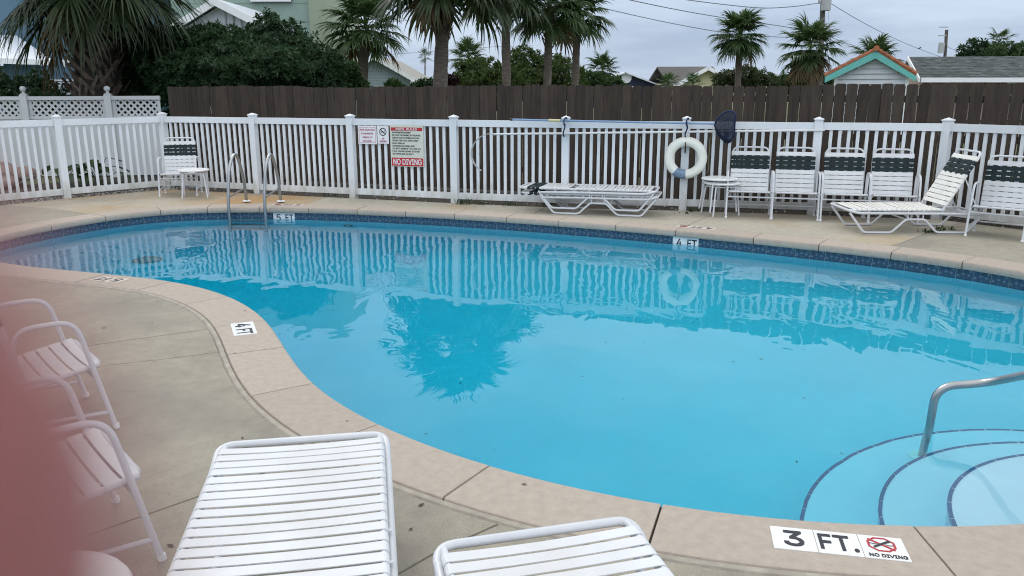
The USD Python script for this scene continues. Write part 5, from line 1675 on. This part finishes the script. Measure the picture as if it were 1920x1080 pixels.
wire('upper dark wire slanting up left from behind the browning palm', [at(1614, 89, 60), at(1558, 70, 52), at(1511, 57, 47), at(1368, 35, 40), at(1181, 0, 32), at(1000, -42, 27)], .016)
wire('lower dark wire running left behind the single round-headed palm', [at(1520, 70, 47), at(1426, 68, 45), at(1344, 59, 42), at(1130, 15, 36), at(1000, -20, 32)], .015)
wire('wavy thick wire near the top running left from the pole', [at(1538, 5, 47), at(1490, 12, 46), at(1448, 15, 45), at(1390, 12, 43), at(1320, 4, 41), at(1200, -14, 38)], .018)
wire('wire sloping down right from the pole to the second pole', [at(1548, 0, 47), at(1600, 32, 56), at(1660, 64, 66), at(1724, 92, 77), at(1768, 108, 85)], .018)
wire('short wire dropping right from the far leaning pole', [at(1774, 86, 85), at(1798, 97, 80), at(1830, 106, 75)], .018)
wire('thin wire crossing behind the thickest palm trunk', [at(690, 42, 44), at(780, 38, 43), at(900, 28, 42), at(1010, 12, 41)], .010)
wire('thin lower wire crossing above the grey house roof', [at(620, 104, 60), at(760, 100, 58), at(860, 92, 56), at(1000, 86, 54)], .010)
wire('thin guy wire falling from the pole beside its transformer', [at(1552, 8, 46.5), at(1556, 60, 46), at(1562, 110, 45.5)], .008)
bd = thing('bird', 'small dark bird sitting on the sloping wire', 'bird', at(1724, 90.5, 77))
v, f = tm(trimesh.creation.icosphere(2, 1.0))
body = m3.Manifold.batch_hull([m3.Manifold.sphere(.07, 10), m3.Manifold.sphere(.04, 10).translate([.10, 0, .04])]) + m3.Manifold.batch_hull([m3.Manifold.sphere(.02, 8).translate([-.05, 0, 0]), m3.Manifold.sphere(.012, 8).translate([-.20, 0, -.06])]) + m3.Manifold.sphere(.045, 10).translate([.11, 0, .08]) + m3.Manifold.batch_hull([m3.Manifold.sphere(.012, 6).translate([.14, 0, .08]), m3.Manifold.sphere(.004, 6).translate([.19, 0, .075])])
obj('body', body, 'black', bd, smooth=True)

# ------------------------------------------------------------------ the photographer's finger across the lens
def cam_pt(x, y, z):
    return CAM + RT * x + UP * y + FWD * z


def chain(joints):
    out = None
    for (p, r), (q, s_) in zip(joints[:-1], joints[1:]):
        h = m3.Manifold.batch_hull([m3.Manifold.sphere(r, 24).translate(list(p)), m3.Manifold.sphere(s_, 24).translate(list(q))])
        out = h if out is None else out + h
    return out


mm = lambda *a: tuple(x / 1000 for x in a)
hand = chain([(mm(-11.80, -4.25, 5.86), .0085), (mm(-34, -13, 12), .0090), (mm(-62, -14, 26), .0095), (mm(-104, -42, 14), .0115)])          # index finger over the lens
hand += chain([(mm(-48, -34, 20), .0078), (mm(-66, -32, 30), .0088), (mm(-84, -36, 30), .0095), (mm(-112, -60, 14), .0115)])
hand += chain([(mm(-50, -54, 20), .0075), (mm(-70, -52, 30), .0085), (mm(-90, -58, 28), .0092), (mm(-114, -78, 14), .0110)])
hand += chain([(mm(-54, -72, 18), .0066), (mm(-72, -72, 26), .0075), (mm(-92, -78, 24), .0082), (mm(-114, -95, 14), .0100)])
hand += m3.Manifold.batch_hull([m3.Manifold.sphere(.011, 20).translate(list(mm(*p))) for p in ((-104, -42, 12), (-112, -60, 12), (-114, -78, 12), (-114, -95, 12), (-150, -60, -8), (-152, -95, -8))])
hand += chain([(mm(-150, -78, -10), .022), (mm(-210, -130, -30), .026), (mm(-300, -220, -60), .034)])
hand += chain([(mm(-140, -52, -14), .014), (mm(-104, -30, -30), .011), (mm(-76, -26, -30), .009)])
hm = hand.refine_to_length(.003).to_mesh()
tmh = trimesh.Trimesh(hm.vert_properties[:, :3], hm.tri_verts)
trimesh.smoothing.filter_taubin(tmh, iterations=8)
hv = np.array(tmh.vertices)
ps = thing('person', 'blurred pinkish fingertip covering the left edge of the view', 'person', CAM)
obj('hand', (hv @ np.array([RT, UP, FWD]), np.array(tmh.faces)[:, ::-1]), 'skin', ps, smooth=True)
nv, nf = tm(trimesh.creation.icosphere(2, 1.0))
nv = nv * np.array([.0056, .0050, .0012]) + np.array([-.0122, -.0042, .0140])
obj('fingernail', (nv @ np.array([RT, UP, FWD]), nf[:, ::-1]), 'nail', ps, smooth=True)
